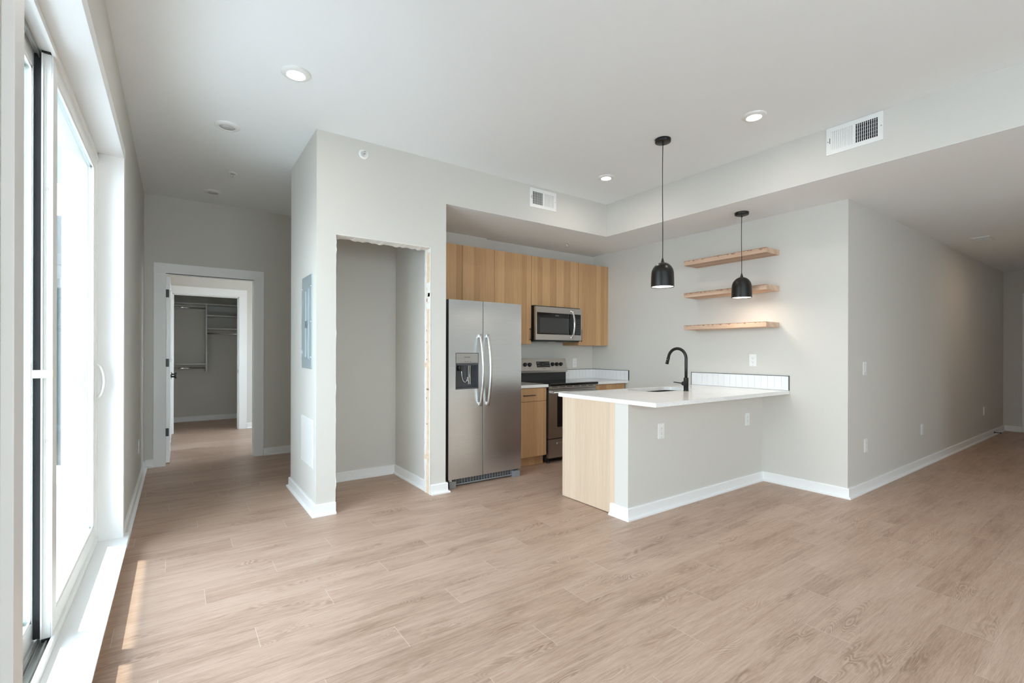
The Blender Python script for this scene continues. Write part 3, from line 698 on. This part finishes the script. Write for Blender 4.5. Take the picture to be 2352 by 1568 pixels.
# island countertop with sink cut-out
SX0, SX1, SY0, SY1, SR = 3.565, 4.255, 2.765, 3.13, .09
def rrect(x0, x1, y0, y1, r, n=8):
    out = []
    for cx, cy, a0 in ((x1 - r, y1 - r, 0), (x0 + r, y1 - r, 90), (x0 + r, y0 + r, 180), (x1 - r, y0 + r, 270)):
        for i in range(n + 1):
            a = math.radians(a0 + 90 * i / n); out.append((cx + r * math.cos(a), cy + r * math.sin(a)))
    return out
def slab_hole(x0, x1, y0, y1, z0, z1, hole, rc=.012):
    bm = bmesh.new(); n = len(hole); cx, cy = (SX0 + SX1) / 2, (SY0 + SY1) / 2
    outer = []                                                    # ray from hole centre to the rectangle
    for hx, hy in hole:
        dx, dy = hx - cx, hy - cy; ts = []
        if dx > 1e-9: ts.append((x1 - cx) / dx)
        if dx < -1e-9: ts.append((x0 - cx) / dx)
        if dy > 1e-9: ts.append((y1 - cy) / dy)
        if dy < -1e-9: ts.append((y0 - cy) / dy)
        t = min(ts); outer.append((cx + dx * t, cy + dy * t))
    corners = [(x1, y1), (x0, y1), (x0, y0), (x1, y0)]
    for z, flip in ((z1, False), (z0, True)):
        I = [bm.verts.new((a, b, z)) for a, b in hole]; O = [bm.verts.new((a, b, z)) for a, b in outer]; K = [bm.verts.new((a, b, z)) for a, b in corners]
        def side(p):
            return 'R' if abs(p[0] - x1) < 1e-6 else 'T' if abs(p[1] - y1) < 1e-6 else 'L' if abs(p[0] - x0) < 1e-6 else 'B'
        for i in range(n):
            j = (i + 1) % n; f = [I[i], O[i]]
            si, sj = side(outer[i]), side(outer[j])
            if si != sj:
                cm = {frozenset('RT'): 0, frozenset('TL'): 1, frozenset('LB'): 2, frozenset('BR'): 3}[frozenset((si, sj))]; f.append(K[cm])
            f += [O[j], I[j]]
            bm.faces.new(f)
        if not flip: top = (I,)
        else: bot = (I,)
    for i in range(n):
        j = (i + 1) % n; bm.faces.new((top[0][i], top[0][j], bot[0][j], bot[0][i]))
    C4t = [bm.verts.new((a, b, z1)) for a, b in corners]; C4b = [bm.verts.new((a, b, z0)) for a, b in corners]
    for i in range(4):
        j = (i + 1) % 4; bm.faces.new((C4t[i], C4t[j], C4b[j], C4b[i]))
    return bm
hole = rrect(SX0, SX1, SY0, SY1, SR)
tag(obj('countertop', slab_hole(2.791, XR - .001, 2.154, 3.21, .88, .912, hole), QUARTZ), 'large white quartz countertop of the peninsula with a sink cut into it', 'countertop', 'white quartz worktops')
# sink
sk = thing('sink', 'stainless undermount sink basin below the black faucet', 'sink', ((SX0 + SX1) / 2, (SY0 + SY1) / 2, .68))
bm = bmesh.new(); rim = rrect(SX0 - .006, SX1 + .006, SY0 - .006, SY1 + .006, SR); lo = rrect(SX0 + .012, SX1 - .012, SY0 + .012, SY1 - .012, SR * .9); fl = rrect(SX0 - .02, SX1 + .02, SY0 - .02, SY1 + .02, SR)
R0 = [bm.verts.new((a, b, .8795)) for a, b in fl]; R1 = [bm.verts.new((a, b, .8795)) for a, b in rim]; R2 = [bm.verts.new((a, b, .70)) for a, b in lo]
lo2 = rrect(SX0 + .04, SX1 - .04, SY0 + .04, SY1 - .04, SR * .6); R3 = [bm.verts.new((a, b, .685)) for a, b in lo2]
for A, D in ((R0, R1), (R1, R2), (R2, R3)):
    for i in range(len(A)): j = (i + 1) % len(A); bm.faces.new((A[i], A[j], D[j], D[i])).smooth = True
bm.faces.new(R3); obj('basin', bm, CHROME, sk)
bm = bmesh.new(); lathe(bm, [(0, .002), (.03, .003), (.045, .006), (.048, .001)], (3.9, 2.94, .685)); obj('drain', bm, CHROME, sk)
# faucet
FXc, FYc = 3.925, 2.685
fa = thing('faucet', 'matte black gooseneck pull-down faucet with side lever on the peninsula counter', 'faucet', (FXc, FYc, .912))
bm = bmesh.new(); lathe(bm, [(0, 0), (.0245, 0), (.0245, .004), (.0225, .006), (.0225, .122), (.020, .126), (0, .126)], (FXc, FYc, .912)); bd = obj('body', bm, BLACKM, fa)
bm = bmesh.new(); pts = [(FXc, FYc, 1.03), (FXc, FYc, 1.12), (FXc, FYc, 1.20)]; Rr = .098
for i in range(1, 25):
    a = math.pi * i / 24 * .93; pts.append((FXc, FYc + Rr - Rr * math.cos(a), 1.215 + Rr * math.sin(a)))
tube(bm, pts, .0142, 16); obj('spout', bm, BLACKM, fa)
e0 = Vector(pts[-1]); dr_ = (Vector(pts[-1]) - Vector(pts[-2])).normalized()
bm = bmesh.new(); tube(bm, [e0, e0 + dr_ * .02, e0 + dr_ * .075], [.0142, .0155, .0165], 16); sh = obj('spray_head', bm, BLACKM, fa)
for q in (.035, .055):
    bm = bmesh.new(); c = e0 + dr_ * q + Vector((-.0155, 0, 0)); lathe(bm, [(.0035, 0), (.003, .002), (0, .0025)], c, (-1, 0, 0), 10); obj('button', bm, CHROME, sh)
bm = bmesh.new(); tube(bm, [(FXc, FYc, .985), (FXc - .052, FYc - .004, .985)], .0195, 18); hv = obj('lever', bm, BLACKM, fa)
bm = bmesh.new(); tube(bm, [(FXc - .042, FYc, .985), (FXc - .075, FYc + .045, .992), (FXc - .088, FYc + .075, .996)], .0048, 10); obj('lever_rod', bm, BLACKM, hv)

# ------------------------------------------------------------------ tile backsplashes
def splash(label, segs):
    t = thing('backsplash', label, 'backsplash', (segs[0][1], segs[0][2], .913), 'white tile backsplashes')
    gb = bmesh.new(); eb = bmesh.new()
    for (ax, c, a, b, z0, z1) in segs:          # ax: wall runs along this axis, c = wall coordinate
        n = max(1, round((b - a) / .066)); w_ = (b - a) / n; tb = bmesh.new()
        for i in range(n):
            p, q = a + i * w_ + .001, a + (i + 1) * w_ - .001
            if ax == 'y': box(tb, c - .010, c - .001, p, q, z0 + .002, z1 - .003, bev=.0012)
            else: box(tb, p, q, c - .010, c - .001, z0 + .002, z1 - .003, bev=.0012)
        if ax == 'y': box(gb, c - .0085, c - .0005, a, b, z0, z1 - .002)
        else: box(gb, a, b, c - .0085, c - .0005, z0, z1 - .002)
        obj('tile_field', tb, TILE, t)
    obj('grout', gb, GROUT, t)
    return t
t = splash('white vertical tile backsplash with black edging on the wall behind the sink counter', [('y', XR, 2.158, 3.206, .913, 1.052)])
obj('edge_trim', B((XR - .012, XR, 2.154, 3.210, 1.050, 1.054), (XR - .012, XR, 2.1535, 2.158, .912, 1.054), (XR - .012, XR, 3.206, 3.210, .912, 1.054)), BLACK, t)
t = splash('white vertical tile backsplash with black edging in the corner right of the range', [('x', YBK, 4.222, XR - .001, .913, 1.042), ('y', XR, 4.13, YBK - .011, .913, 1.042)])
obj('edge_trim', B((XR - .012, XR, 4.125, YBK, 1.040, 1.044), (4.222, XR, YBK - .012, YBK, 1.040, 1.044), (XR - .012, XR, 4.124, 4.130, .912, 1.044)), BLACK, t)

# ------------------------------------------------------------------ range
RX0, RX1, RY = 3.462, 4.220, 4.15
rg = thing('range', 'stainless electric range with black glass cooktop', 'range', ((RX0 + RX1) / 2, 4.45, 0))
obj('body', B((RX0, RX1, RY + .045, 4.76, .035, .893)), BLKPLAST, rg)
obj('cooktop', B((RX0 - .004, RX1 + .004, RY - .035, 4.70, .888, .918), bev=.007), BLKGLOSS, rg)
bm = B((RX0 + .003, RX1 - .003, RY, RY + .045, .852, .886), bev=.002); vt = obj('vent_trim', bm, STEELR, rg)
bm = bmesh.new()
for i in range(6): box(bm, RX0 + .05 + i * .115, RX0 + .135 + i * .115, RY - .0008, RY + .002, .872, .878)
obj('vent_slot', bm, DARK, vt)
bm = bmesh.new(); wx0, wx1, wz0, wz1 = RX0 + .13, RX1 - .13, .41, .775
box(bm, RX0 + .003, wx0, RY, RY + .04, .285, .848); box(bm, wx1, RX1 - .003, RY, RY + .04, .285, .848); box(bm, wx0, wx1, RY, RY + .04, wz1, .848); box(bm, wx0, wx1, RY, RY + .04, .285, wz0)
od = obj('oven_door', bm, STEELR, rg)
obj('oven_window', B((wx0, wx1, RY + .003, RY + .02, wz0, wz1)), BLKGLOSS, od)
bm = bmesh.new(); tube(bm, [(RX0 + .03, RY - .045, .815), (RX1 - .03, RY - .045, .815)], .013, 14)
for x in (RX0 + .045, RX1 - .045): box(bm, x - .014, x + .014, RY - .045, RY, .803, .827, bev=.004)
obj('handle', bm, STEELH, od)
bm = B((RX0 + .003, RX1 - .003, RY, RY + .04, .062, .275), bev=.003); wd = obj('drawer', bm, STEELR, rg)
obj('handle', B((RX0 + .12, RX1 - .12, RY - .014, RY + .0, .212, .236), bev=.004), STEELH, wd)
for x in (RX0 + .03, RX1 - .03):
    bm = bmesh.new(); lathe(bm, [(0, 0), (.018, 0), (.018, .008), (.009, .012), (.009, .045), (0, .045)], (x, RY + .045, 0)); obj('foot', bm, BLKPLAST, rg)
# back guard: black riser and slanted control panel
obj('riser', B((RX0 + .004, RX1 - .004, 4.70, 4.785, .893, 1.03), bev=.004), BLKPLAST, rg)
bm = bmesh.new(); prism(bm, [(4.785, 1.195), (4.715, 1.195), (4.672, 1.045), (4.675, 1.018), (4.785, 1.018)], 'x', RX0, RX1)
cp = obj('control_panel', bm, STEELR, rg)
def cpy(z): return 4.672 + (z - 1.045) / .150 * .043
nrm_cp = Vector((0, -.150, .043)).normalized(); rot_cp = (math.pi / 2 - math.atan2(.043, .150), 0, 0)
for x in (3.53, 3.602, 3.975, 4.047, 4.118):
    bm = bmesh.new(); c = Vector((x, cpy(1.12), 1.12)); lathe(bm, [(0, 0), (.026, 0), (.026, .004), (.021, .007), (.019, .026), (.015, .029), (0, .029)], c, nrm_cp, 24)
    obj('knob', bm, BLKPLAST, cp)
    bm = bmesh.new(); lathe(bm, [(.003, 0), (.002, .001), (0, .001)], Vector((x, cpy(1.072), 1.072)), nrm_cp, 8); obj('mark', bm, DKGREY, cp)
bm = bmesh.new(); za, zb = 1.085, 1.158
v = [bm.verts.new((x, cpy(z) - .002, z)) for x, z in ((3.715, za), (3.93, za), (3.93, zb), (3.715, zb))]; u = [bm.verts.new(p.co + Vector((0, .006, 0))) for p in v]
bm.faces.new(v); bm.faces.new(list(reversed(u)))
for a in range(4): b = (a + 1) % 4; bm.faces.new((v[a], u[a], u[b], v[b]))
dspl = obj('display', bm, BLKGLOSS, cp)
LED = mat('pale_display_mark', (.45, .47, .5), .5)
for i, (x, z) in enumerate(((3.735, 1.14), (3.755, 1.14), (3.735, 1.105), (3.758, 1.105), (3.82, 1.125), (3.87, 1.14), (3.895, 1.14), (3.915, 1.14), (3.87, 1.105), (3.895, 1.105), (3.915, 1.105))):
    obj('icon', B((x - .004, x + .004, cpy(z) - .0028, cpy(z) - .0018, z - .003, z + .003)), LED, dspl)
text_part('logo', 'FRIGIDAIRE', .012, (3.825, cpy(1.066) - .001, 1.066), rot_cp, DKGREY, cp)

# ------------------------------------------------------------------ microwave
MX0, MX1, MY = 3.485, 4.232, 4.42
mw = thing('microwave', 'stainless over-the-range microwave with black window and curved handle', 'microwave', ((MX0 + MX1) / 2, 4.6, 1.415))
obj('body', B((MX0 + .001, MX1 - .001, MY + .03, YBK - .002, 1.418, 1.838)), BLKPLAST, mw)
obj('base_plate', B((MX0 + .01, MX1 - .01, MY + .035, YBK - .01, 1.408, 1.4185)), BLKPLAST, mw)
SM = 4.112
bm = bmesh.new(); gx0, gx1, gz0, gz1 = MX0 + .018, SM - .0, 1.493, 1.756
box(bm, MX0, gx0, MY, MY + .03, 1.426, 1.826); box(bm, gx0, SM, MY, MY + .03, 1.426, gz0); box(bm, gx0, SM, MY, MY + .03, gz1, 1.826)
md = obj('door', bm, STEELR, mw)
obj('door_glass', B((gx0, SM, MY + .001, MY + .028, gz0, gz1)), BLKGLOSS, md)
obj('window', B((gx0 + .045, gx1 - .09, MY, MY + .002, gz0 + .018, gz1 - .062)), MWGLASS, md)
text_part('logo', 'FRIGIDAIRE', .012, (3.82, MY - .0004, gz1 - .03), ROT_FRONT, LED, md)
bm = bmesh.new(); box(bm, SM + .002, MX1, MY, MY + .03, 1.426, gz0); box(bm, SM + .002, MX1, MY, MY + .03, gz1, 1.826); box(bm, MX1 - .014, MX1, MY, MY + .03, gz0, gz1)
kp = obj('keypad_frame', bm, STEELR, mw)
kpd = obj('keypad', B((SM + .002, MX1 - .014, MY + .001, MY + .028, gz0, gz1)), BLKGLOSS, kp)
bm = bmesh.new()
for r in range(9):
    for c in range(3):
        x, z = SM + .038 + c * .024, gz0 + .022 + r * .0215; box(bm, x - .004, x + .004, MY + .0002, MY + .0012, z - .002, z + .002)
obj('key_legend', bm, LED, kpd)
bm = bmesh.new(); n = 20; pts = [(4.062, MY - .012 - .042 * math.sin(math.pi * i / n) ** .8, 1.452 + .348 * i / n) for i in range(n + 1)]
tube(bm, pts, .0105, 12, up=(1, 0, 0), sx=1.3, sy=.85)
for z in (1.452, 1.785): box(bm, 4.05, 4.074, MY - .016, MY, z, z + .015, bev=.003)
obj('handle', bm, CHROME, md)
bm = bmesh.new(); lathe(bm, [(0, 0), (.05, 0), (.05, .004), (0, .004)], (3.85, 4.56, 1.404)); obj('lamp_cover', bm, LENSOFF, mw)

# ------------------------------------------------------------------ floating shelves
for z, lab in ((2.228, 'highest of the three raw oak floating shelves on the corner wall'), (1.877, 'middle of the three raw oak floating shelves, behind the right pendant'), (1.523, 'lowest of the three raw oak floating shelves, above the wall outlet')):
    rr = random.Random(int(z * 100)); x0s, x1s, ya, yb, th = 4.549, XR - .001, 2.25, 3.142, .048
    bm = B((x0s, x1s, ya, yb, z, z + th), bev=.0015)
    s_ = tag(obj('floating_shelf', bm, SHELFW), lab, 'shelf', 'oak floating shelves')
    bm = bmesh.new(); n = 60; hs = [max(0, rr.gauss(.003, .0025)) + (.010 if rr.random() < .12 else 0) for _ in range(n + 1)]
    for i in range(n):
        a, b = ya + (yb - ya) * i / n, ya + (yb - ya) * (i + 1) / n; zt = z + th + .0006
        v = [bm.verts.new(p) for p in ((x0s - .0008, a, zt - hs[i] - .002), (x0s - .0008, b, zt - hs[i + 1] - .002), (x0s - .0008, b, zt), (x0s - .0008, a, zt))]
        u = [bm.verts.new((x0s + .01, p.co.y, p.co.z)) for p in v]
        bm.faces.new(v); bm.faces.new(list(reversed(u)))
        for k in range(4): k2 = (k + 1) % 4; bm.faces.new((v[k], u[k], u[k2], v[k2]))
    obj('rough_edge', bm, BARK, s_, 'rough dark upper edge')

# ------------------------------------------------------------------ pendants
def pendant(label, x, y, ztop, zb=1.803):
    p = thing('pendant_lamp', label, 'pendant lamp', (x, y, zb), 'pendant lamps over the peninsula')
    bm = bmesh.new(); lathe(bm, [(0, 0), (.0625, 0), (.0625, -.006), (.0615, -.024), (.058, -.026), (0, -.026)], (x, y, ztop), seg=40); cn = obj('canopy', bm, BLACKM, p)
    bm = bmesh.new(); lathe(bm, [(.008, -.026), (.008, -.045), (0, -.045)], (x, y, ztop), seg=12)
    for a in (.6, .6 + math.pi): tube(bm, [(x + .033 * math.cos(a), y + .033 * math.sin(a), ztop - .026), (x + .033 * math.cos(a), y + .033 * math.sin(a), ztop - .036)], .004, 8)
    obj('screw', bm, BLACK, cn)
    bm = bmesh.new(); n = 16; zc = zb + .235
    tube(bm, [(x + .003 * math.sin(2 * math.pi * i / n), y + .002 * math.sin(math.pi * i / n), zc + (ztop - .04 - zc) * i / n) for i in range(n + 1)], .0032, 8); obj('cord', bm, BLACK, p)
    R_, Hh = .091, .2; pr = []
    for i in range(15):
        t = i / 14; a = t * math.pi / 2
        pr.append((R_ * (.965 * math.cos(a) if t < 1 else 0) + (0 if t < 1 else 0), .105 + .095 * math.sin(a)))
    out = [(R_, 0), (R_ * .995, .03), (R_ * .985, .07)] + pr
    inn = [(max(r - .003, 0), h - (.003 if h > .1 else 0)) for r, h in reversed(out)]
    bm = bmesh.new(); lathe(bm, out + inn[:-1] + [(R_ - .003, 0), (R_, 0)], (x, y, zb), seg=48); sh = obj('shade', bm, BLACKM, p)
    bm = bmesh.new(); lathe(bm, [(.016, .196), (.013, .203), (.008, .222), (.004, .24), (0, .24)], (x, y, zb), seg=20); obj('cord_grip', bm, BLACK, sh)
    bm = bmesh.new(); lathe(bm, [(0, 0), (.0865, 0), (.0865, .004), (0, .006)], (x, y, zb + .006), seg=40); obj('lens', bm, PLAMP, p)
    l = bpy.data.lights.new('pendant_light', 'AREA'); l.shape = 'DISK'; l.size = .15; l.energy = .8; l.color = (1, .85, .70)
    lo_ = bpy.data.objects.new('pendant_light', l); C.objects.link(lo_); lo_.parent = p; lo_.location = (0, 0, .0045)
pendant('black dome pendant lamp on the long cord, nearer the window', 3.206, 2.412, H)
pendant('black dome pendant lamp on the short cord, in front of the shelves', 4.438, 2.43, HS)

# ------------------------------------------------------------------ recessed lights
def downlight(label, x, y, on=True, r=.086, z=H, col=(1, .94, .87), watt=None, group='round recessed ceiling lights'):
    p = thing('ceiling_light', label, 'ceiling light', (x, y, z - .016), group)
    bm = bmesh.new(); lathe(bm, [(r, .016), (r, .012), (r * .93, .006), (r * .66, 0), (r * .60, .002), (r * .60, .008)], (x, y, z - .016), seg=48); obj('trim_ring', bm, PLAST, p)
    bm = bmesh.new(); lathe(bm, [(0, 0), (r * .60, 0), (r * .60, .004), (0, .004)], (x, y, z - .0125), seg=40); obj('lens', bm, LAMP if on else LENSOFF, p)
    if on:
        l = bpy.data.lights.new('downlight', 'AREA'); l.shape = 'DISK'; l.size = .11; l.energy = watt or DL_W; l.color = col
        o = bpy.data.objects.new('downlight', l); C.objects.link(o); o.parent = p; o.location = (0, 0, -.003)
DL_W = 1.5
downlight('lit round ceiling light nearest the window wall', .600, 3.165)
downlight('unlit round ceiling light in front of the ceiling sprinkler', .314, 4.206, False)
downlight('unlit round ceiling light deepest toward the bedroom door', .317, 6.03, False)
downlight('lit round ceiling light right of the long pendant cord', 3.425, 1.786, r=.082)
downlight('lit round ceiling light left of the long pendant cord, deep toward the soffit corner', 3.444, 3.257, r=.078)

downlight('lit round ceiling light of the hallway', 8.2, .72, z=HS, col=(1, .70, .48), watt=1.6)
# ------------------------------------------------------------------ sprinklers
def sprinkler(label, x, y, z, r=.042):
    p = thing('sprinkler', label, 'sprinkler', (x, y, z), 'sprinkler heads')
    bm = bmesh.new(); lathe(bm, [(r, 0), (r, -.003), (r * .8, -.006), (r * .55, -.006), (r * .5, 0)], (x, y, z), seg=28); obj('escutcheon', bm, PLAST, p)
    bm = bmesh.new(); tube(bm, [(x, y, z), (x, y, z - .03)], .005, 8); lathe(bm, [(0, -.030), (.014, -.030), (.014, -.032), (0, -.032)], (x, y, z), seg=14)
    for s in (-1, 1): tube(bm, [(x + s * .012, y, z), (x + s * .012, y, z - .018), (x, y, z - .030)], .0025, 6)
    obj('nozzle', bm, CHROME, p)
sprinkler('ceiling sprinkler between the two unlit ceiling lights', .433, 5.30, H, .046)
sprinkler('ceiling sprinkler in the lowered ceiling in front of the oak cabinets', 3.948, 4.38, HS, .03)
p = thing('sprinkler', 'round white sidewall sprinkler high on the wall above the closet opening', 'sprinkler', (1.246, YK, 2.888), 'sprinkler heads')
bm = bmesh.new(); lathe(bm, [(.041, 0), (.041, .004), (.036, .009), (.022, .010), (.020, .004), (.0, .004)], (1.246, YK, 2.888), (0, -1, 0), 32); obj('escutcheon', bm, PLAST, p)
bm = bmesh.new(); tube(bm, [(1.246, YK, 2.888), (1.246, YK - .03, 2.888)], .006, 10); box(bm, 1.236, 1.262, YK - .034, YK - .031, 2.90, 2.903); box(bm, 1.24, 1.252, YK - .034, YK - .03, 2.885, 2.903); obj('nozzle', bm, CHROME, p)

# ------------------------------------------------------------------ air vents
def grille_wall(label, mk, w_, h_, nl, nr, dark_left, slider_x):
    """wall register built in its own (u along the wall, v up) frame; mk(u,v,d) -> world; d = distance out of the wall"""
    c = mk(w_ / 2, 0, 0); t = thing('air_vent', label, 'air vent', c, 'air vents')
    def bb(bm, u0, u1, v0, v1, d0, d1):
        P = [mk(u, v, d) for u in (u0, u1) for v in (v0, v1) for d in (d0, d1)]
        box(bm, min(p[0] for p in P), max(p[0] for p in P), min(p[1] for p in P), max(p[1] for p in P), min(p[2] for p in P), max(p[2] for p in P))
    bw = .033; mid0, mid1 = w_ / 2 - .009, w_ / 2 + .009
    bm = bmesh.new(); bb(bm, 0, bw, 0, h_, 0, .006); bb(bm, w_ - bw, w_, 0, h_, 0, .006); bb(bm, bw, w_ - bw, 0, bw, 0, .006); bb(bm, bw, w_ - bw, h_ - bw, h_, 0, .006); bb(bm, mid0, mid1, bw, h_ - bw, 0, .006)
    fr_ = obj('frame', bm, PLAST, t)
    bm = bmesh.new(); bb(bm, bw, w_ - bw, bw, h_ - bw, .0003, .0008); obj('backing', bm, DARK, t)
    for (a, b, dark, n) in ((bw, mid0, dark_left, nl), (mid1, w_ - bw, not dark_left, nr)):
        bm = bmesh.new(); s = (b - a) / n
        for i in range(n):
            if dark: bb(bm, a + i * s, a + i * s + s * .28, bw, h_ - bw, .0035, .005)
            else: bb(bm, a + i * s, a + i * s + s * .72, bw, h_ - bw, .0035, .005); bb(bm, a + i * s + s * .7, a + (i + 1) * s, bw, h_ - bw, .0015, .002)
        obj('louvres', bm, PLAST, t)
        if dark:
            bm = bmesh.new()
            for k in range(5): v = bw + (h_ - 2 * bw) * (k + .75) / 5.2; bb(bm, a, b, v, v + .0035, .0012, .0022)
            obj('damper_blades', bm, GREYPL, t)
    bm = bmesh.new(); bb(bm, slider_x, slider_x + .004, h_ * .42, h_ * .62, .006, .0068); obj('slider', bm, DKGREY, fr_)
    for u in (.012, w_ - .012):
        bm = bmesh.new(); bb(bm, u - .003, u + .003, h_ / 2 - .003, h_ / 2 + .003, .006, .0075); obj('screw', bm, GREYPL, fr_)
grille_wall('white wall vent on the long soffit face near the right edge', lambda u, v, d: (XS - d, 1.567 - u, 2.789 + v), .36, .204, 11, 11, False, .022)
grille_wall('small white wall vent above the kitchen alcove opening', lambda u, v, d: (2.957 + u, YK - d, 2.776 + v), .353, .196, 12, 10, True, .022)
hv_ = thing('air_vent', 'small white ceiling vent in the dim hallway', 'air vent', (7.76, 1.33, HS - .006), 'air vents')
bm = bmesh.new(); x, y = 7.76, 1.33
box(bm, x - .16, x + .16, y - .085, y - .06, HS - .006, HS); box(bm, x - .16, x + .16, y + .06, y + .085, HS - .006, HS); box(bm, x - .16, x - .135, y - .06, y + .06, HS - .006, HS); box(bm, x + .135, x + .16, y - .06, y + .06, HS - .006, HS)
obj('frame', bm, PLAST, hv_)
obj('backing', B((x - .135, x + .135, y - .06, y + .06, HS - .001, HS)), DARK, hv_)
obj('louvres', B(*[(x - .125 + i * .027, x - .115 + i * .027, y - .06, y + .06, HS - .005, HS - .002) for i in range(10)]), PLAST, hv_)

# ------------------------------------------------------------------ outlets and switches
def plate(kind, label, mk, group=None):
    """mk(u,v,d): u along the wall from centre, v up, d out"""
    nm = {'outlet': 'wall_outlet', 'switch': 'light_switch', 'blank': 'wall_outlet'}[kind]
    t = thing(nm, label, 'outlet' if kind != 'switch' else 'light switch', mk(0, -.06, 0), group)
    def bb(bm, u0, u1, v0, v1, d0, d1, bev=0):
        P = [mk(u, v, d) for u in (u0, u1) for v in (v0, v1) for d in (d0, d1)]
        box(bm, min(p[0] for p in P), max(p[0] for p in P), min(p[1] for p in P), max(p[1] for p in P), min(p[2] for p in P), max(p[2] for p in P), bev=bev)
    bm = bmesh.new(); bb(bm, -.0375, .0375, -.0615, .0615, 0, .006, .0025); pl = obj('cover_plate', bm, PLAST, t)
    if kind == 'switch':
        bm = bmesh.new(); bb(bm, -.016, .016, -.033, .033, .006, .0095, .0015); obj('rocker', bm, PLAST, t)
        bm = bmesh.new(); bb(bm, -.0175, .0175, -.0345, .0345, .0058, .0063); obj('gap', bm, GREYPL, pl)
    else:
        bm = bmesh.new()
        for s in (-1, 1): bb(bm, -.0165, .0165, s * .0195 - .0145, s * .0195 + .0145, .006, .008, .001)
        rc = obj('receptacle', bm, PLAST, t)
        bm = bmesh.new()
        for s in (-1, 1):
            v = s * .0195; bb(bm, -.0075, -.0055, v - .001, v + .008, .008, .0083); bb(bm, .0055, .0075, v - .001, v + .008, .008, .0083); bb(bm, -.0025, .0025, v - .010, v - .006, .008, .0083)
        obj('slots', bm, DKGREY, rc)
    bm = bmesh.new(); bb(bm, -.002, .002, -.054, -.050, .006, .0068); obj('screw', bm, GREYPL, t)
plate('outlet', 'white outlet at waist height on the wall below the floating shelves', lambda u, v, d: (XR - d, 2.506 - u, 1.199 + v), 'white wall outlets')
plate('outlet', 'white outlet under the peninsula counter, the left one', lambda u, v, d: (3.192 + u, YI - d, .641 + v), 'white wall outlets')
plate('outlet', 'white outlet under the peninsula counter near the inner corner', lambda u, v, d: (4.512 + u, YI - d, .632 + v), 'white wall outlets')
plate('outlet', 'white outlet on the kitchen wall between range and corner backsplash', lambda u, v, d: (4.457 + u, YBK - d, 1.132 + v), 'white wall outlets')
plate('switch', 'white rocker switch on the hallway wall near its front corner', lambda u, v, d: (5.175 + u, YH - d, 1.132 + v), 'white light switches')
plate('outlet', 'white low outlet on the hallway wall nearest the front corner', lambda u, v, d: (5.206 + u, YH - d, .420 + v), 'white wall outlets')
plate('outlet', 'white low outlet midway along the hallway wall', lambda u, v, d: (6.87 + u, YH - d, .415 + v), 'white wall outlets')
plate('outlet', 'white low outlet farthest down the hallway wall', lambda u, v, d: (9.83 + u, YH - d, .416 + v), 'white wall outlets')
plate('switch', 'white rocker switch on the window wall beside the bedroom door', lambda u, v, d: (XL + d, 6.24 + u, 1.136 + v), 'white light switches')
plate('outlet', 'white low outlet on the window wall toward the bedroom door', lambda u, v, d: (XL + d, 5.68 + u, .376 + v), 'white wall outlets')
# door stop
ds = thing('door_stop', 'small black rod door stop on the hallway baseboard near the far end', 'door stop', (10.42, YH - .016, .045))
bm = bmesh.new(); tube(bm, [(10.42, YH - .016, .045), (10.42, YH - .022, .045)], .014, 14); obj('base', bm, BLACK, ds)
bm = bmesh.new(); tube(bm, [(10.42, YH - .022, .045), (10.42, YH - .085, .045)], .006, 10); obj('rod', bm, BLACK, ds)
bm = bmesh.new(); tube(bm, [(10.42, YH - .085, .045), (10.42, YH - .097, .045)], .010, 12); obj('tip', bm, BLACK, ds)

# ------------------------------------------------------------------ outside
struct('balcony_floor', B((-1.9, XOUT, .1, 6.3, -.12, -.02)), DECK)
struct('balcony_soffit', B((-1.77, XOUT, .1, 6.3, 2.9, 3.1)), TRIM)
struct('added_sky_blocker', B((-2.6, XOUT, .1, .2, -.02, 2.9)), mat('blocker_beige', (.45, .43, .40), .9))  # unseen wall, added to keep sky light off the patio door reveal
nb = thing('neighbouring_wing', 'building wing with blue-grey lap siding seen through the patio door glass', 'building', (-1.6, 7.9, 0))
bm = bmesh.new()
for i in range(15):
    z = -.1 + i * .15; prism(bm, [(7.80, z), (7.815, z + .15), (7.9, z + .15), (7.9, z)], 'x', -2.6, -1.14)
obj('siding', bm, SIDING, nb)
obj('added_facade', B((-6.7, -6.5, -.6, 12.0, -3.2, 1.2)), mat('facade_grey', (.30, .31, .315), .7), nb)  # unseen facade, added to cut the sky light entering the patio door
obj('corner_board', B((-1.14, -.56, 7.76, 7.9, -.1, 2.9), (-2.6, -1.14, 7.77, 7.9, 2.15, 2.9)), mat('darkened_white_board', (.20, .205, .21), .7), nb)  # white boards given a darker colour against the outdoor glare
struct('ground', B((-60, 60, -60, 60, -3.4, -3.2)), mat('pale_bounce_ground', (.66, .66, .64), .9, var=.15, vscale=.3))  # unseen ground, coloured pale to bounce daylight up to the ceiling
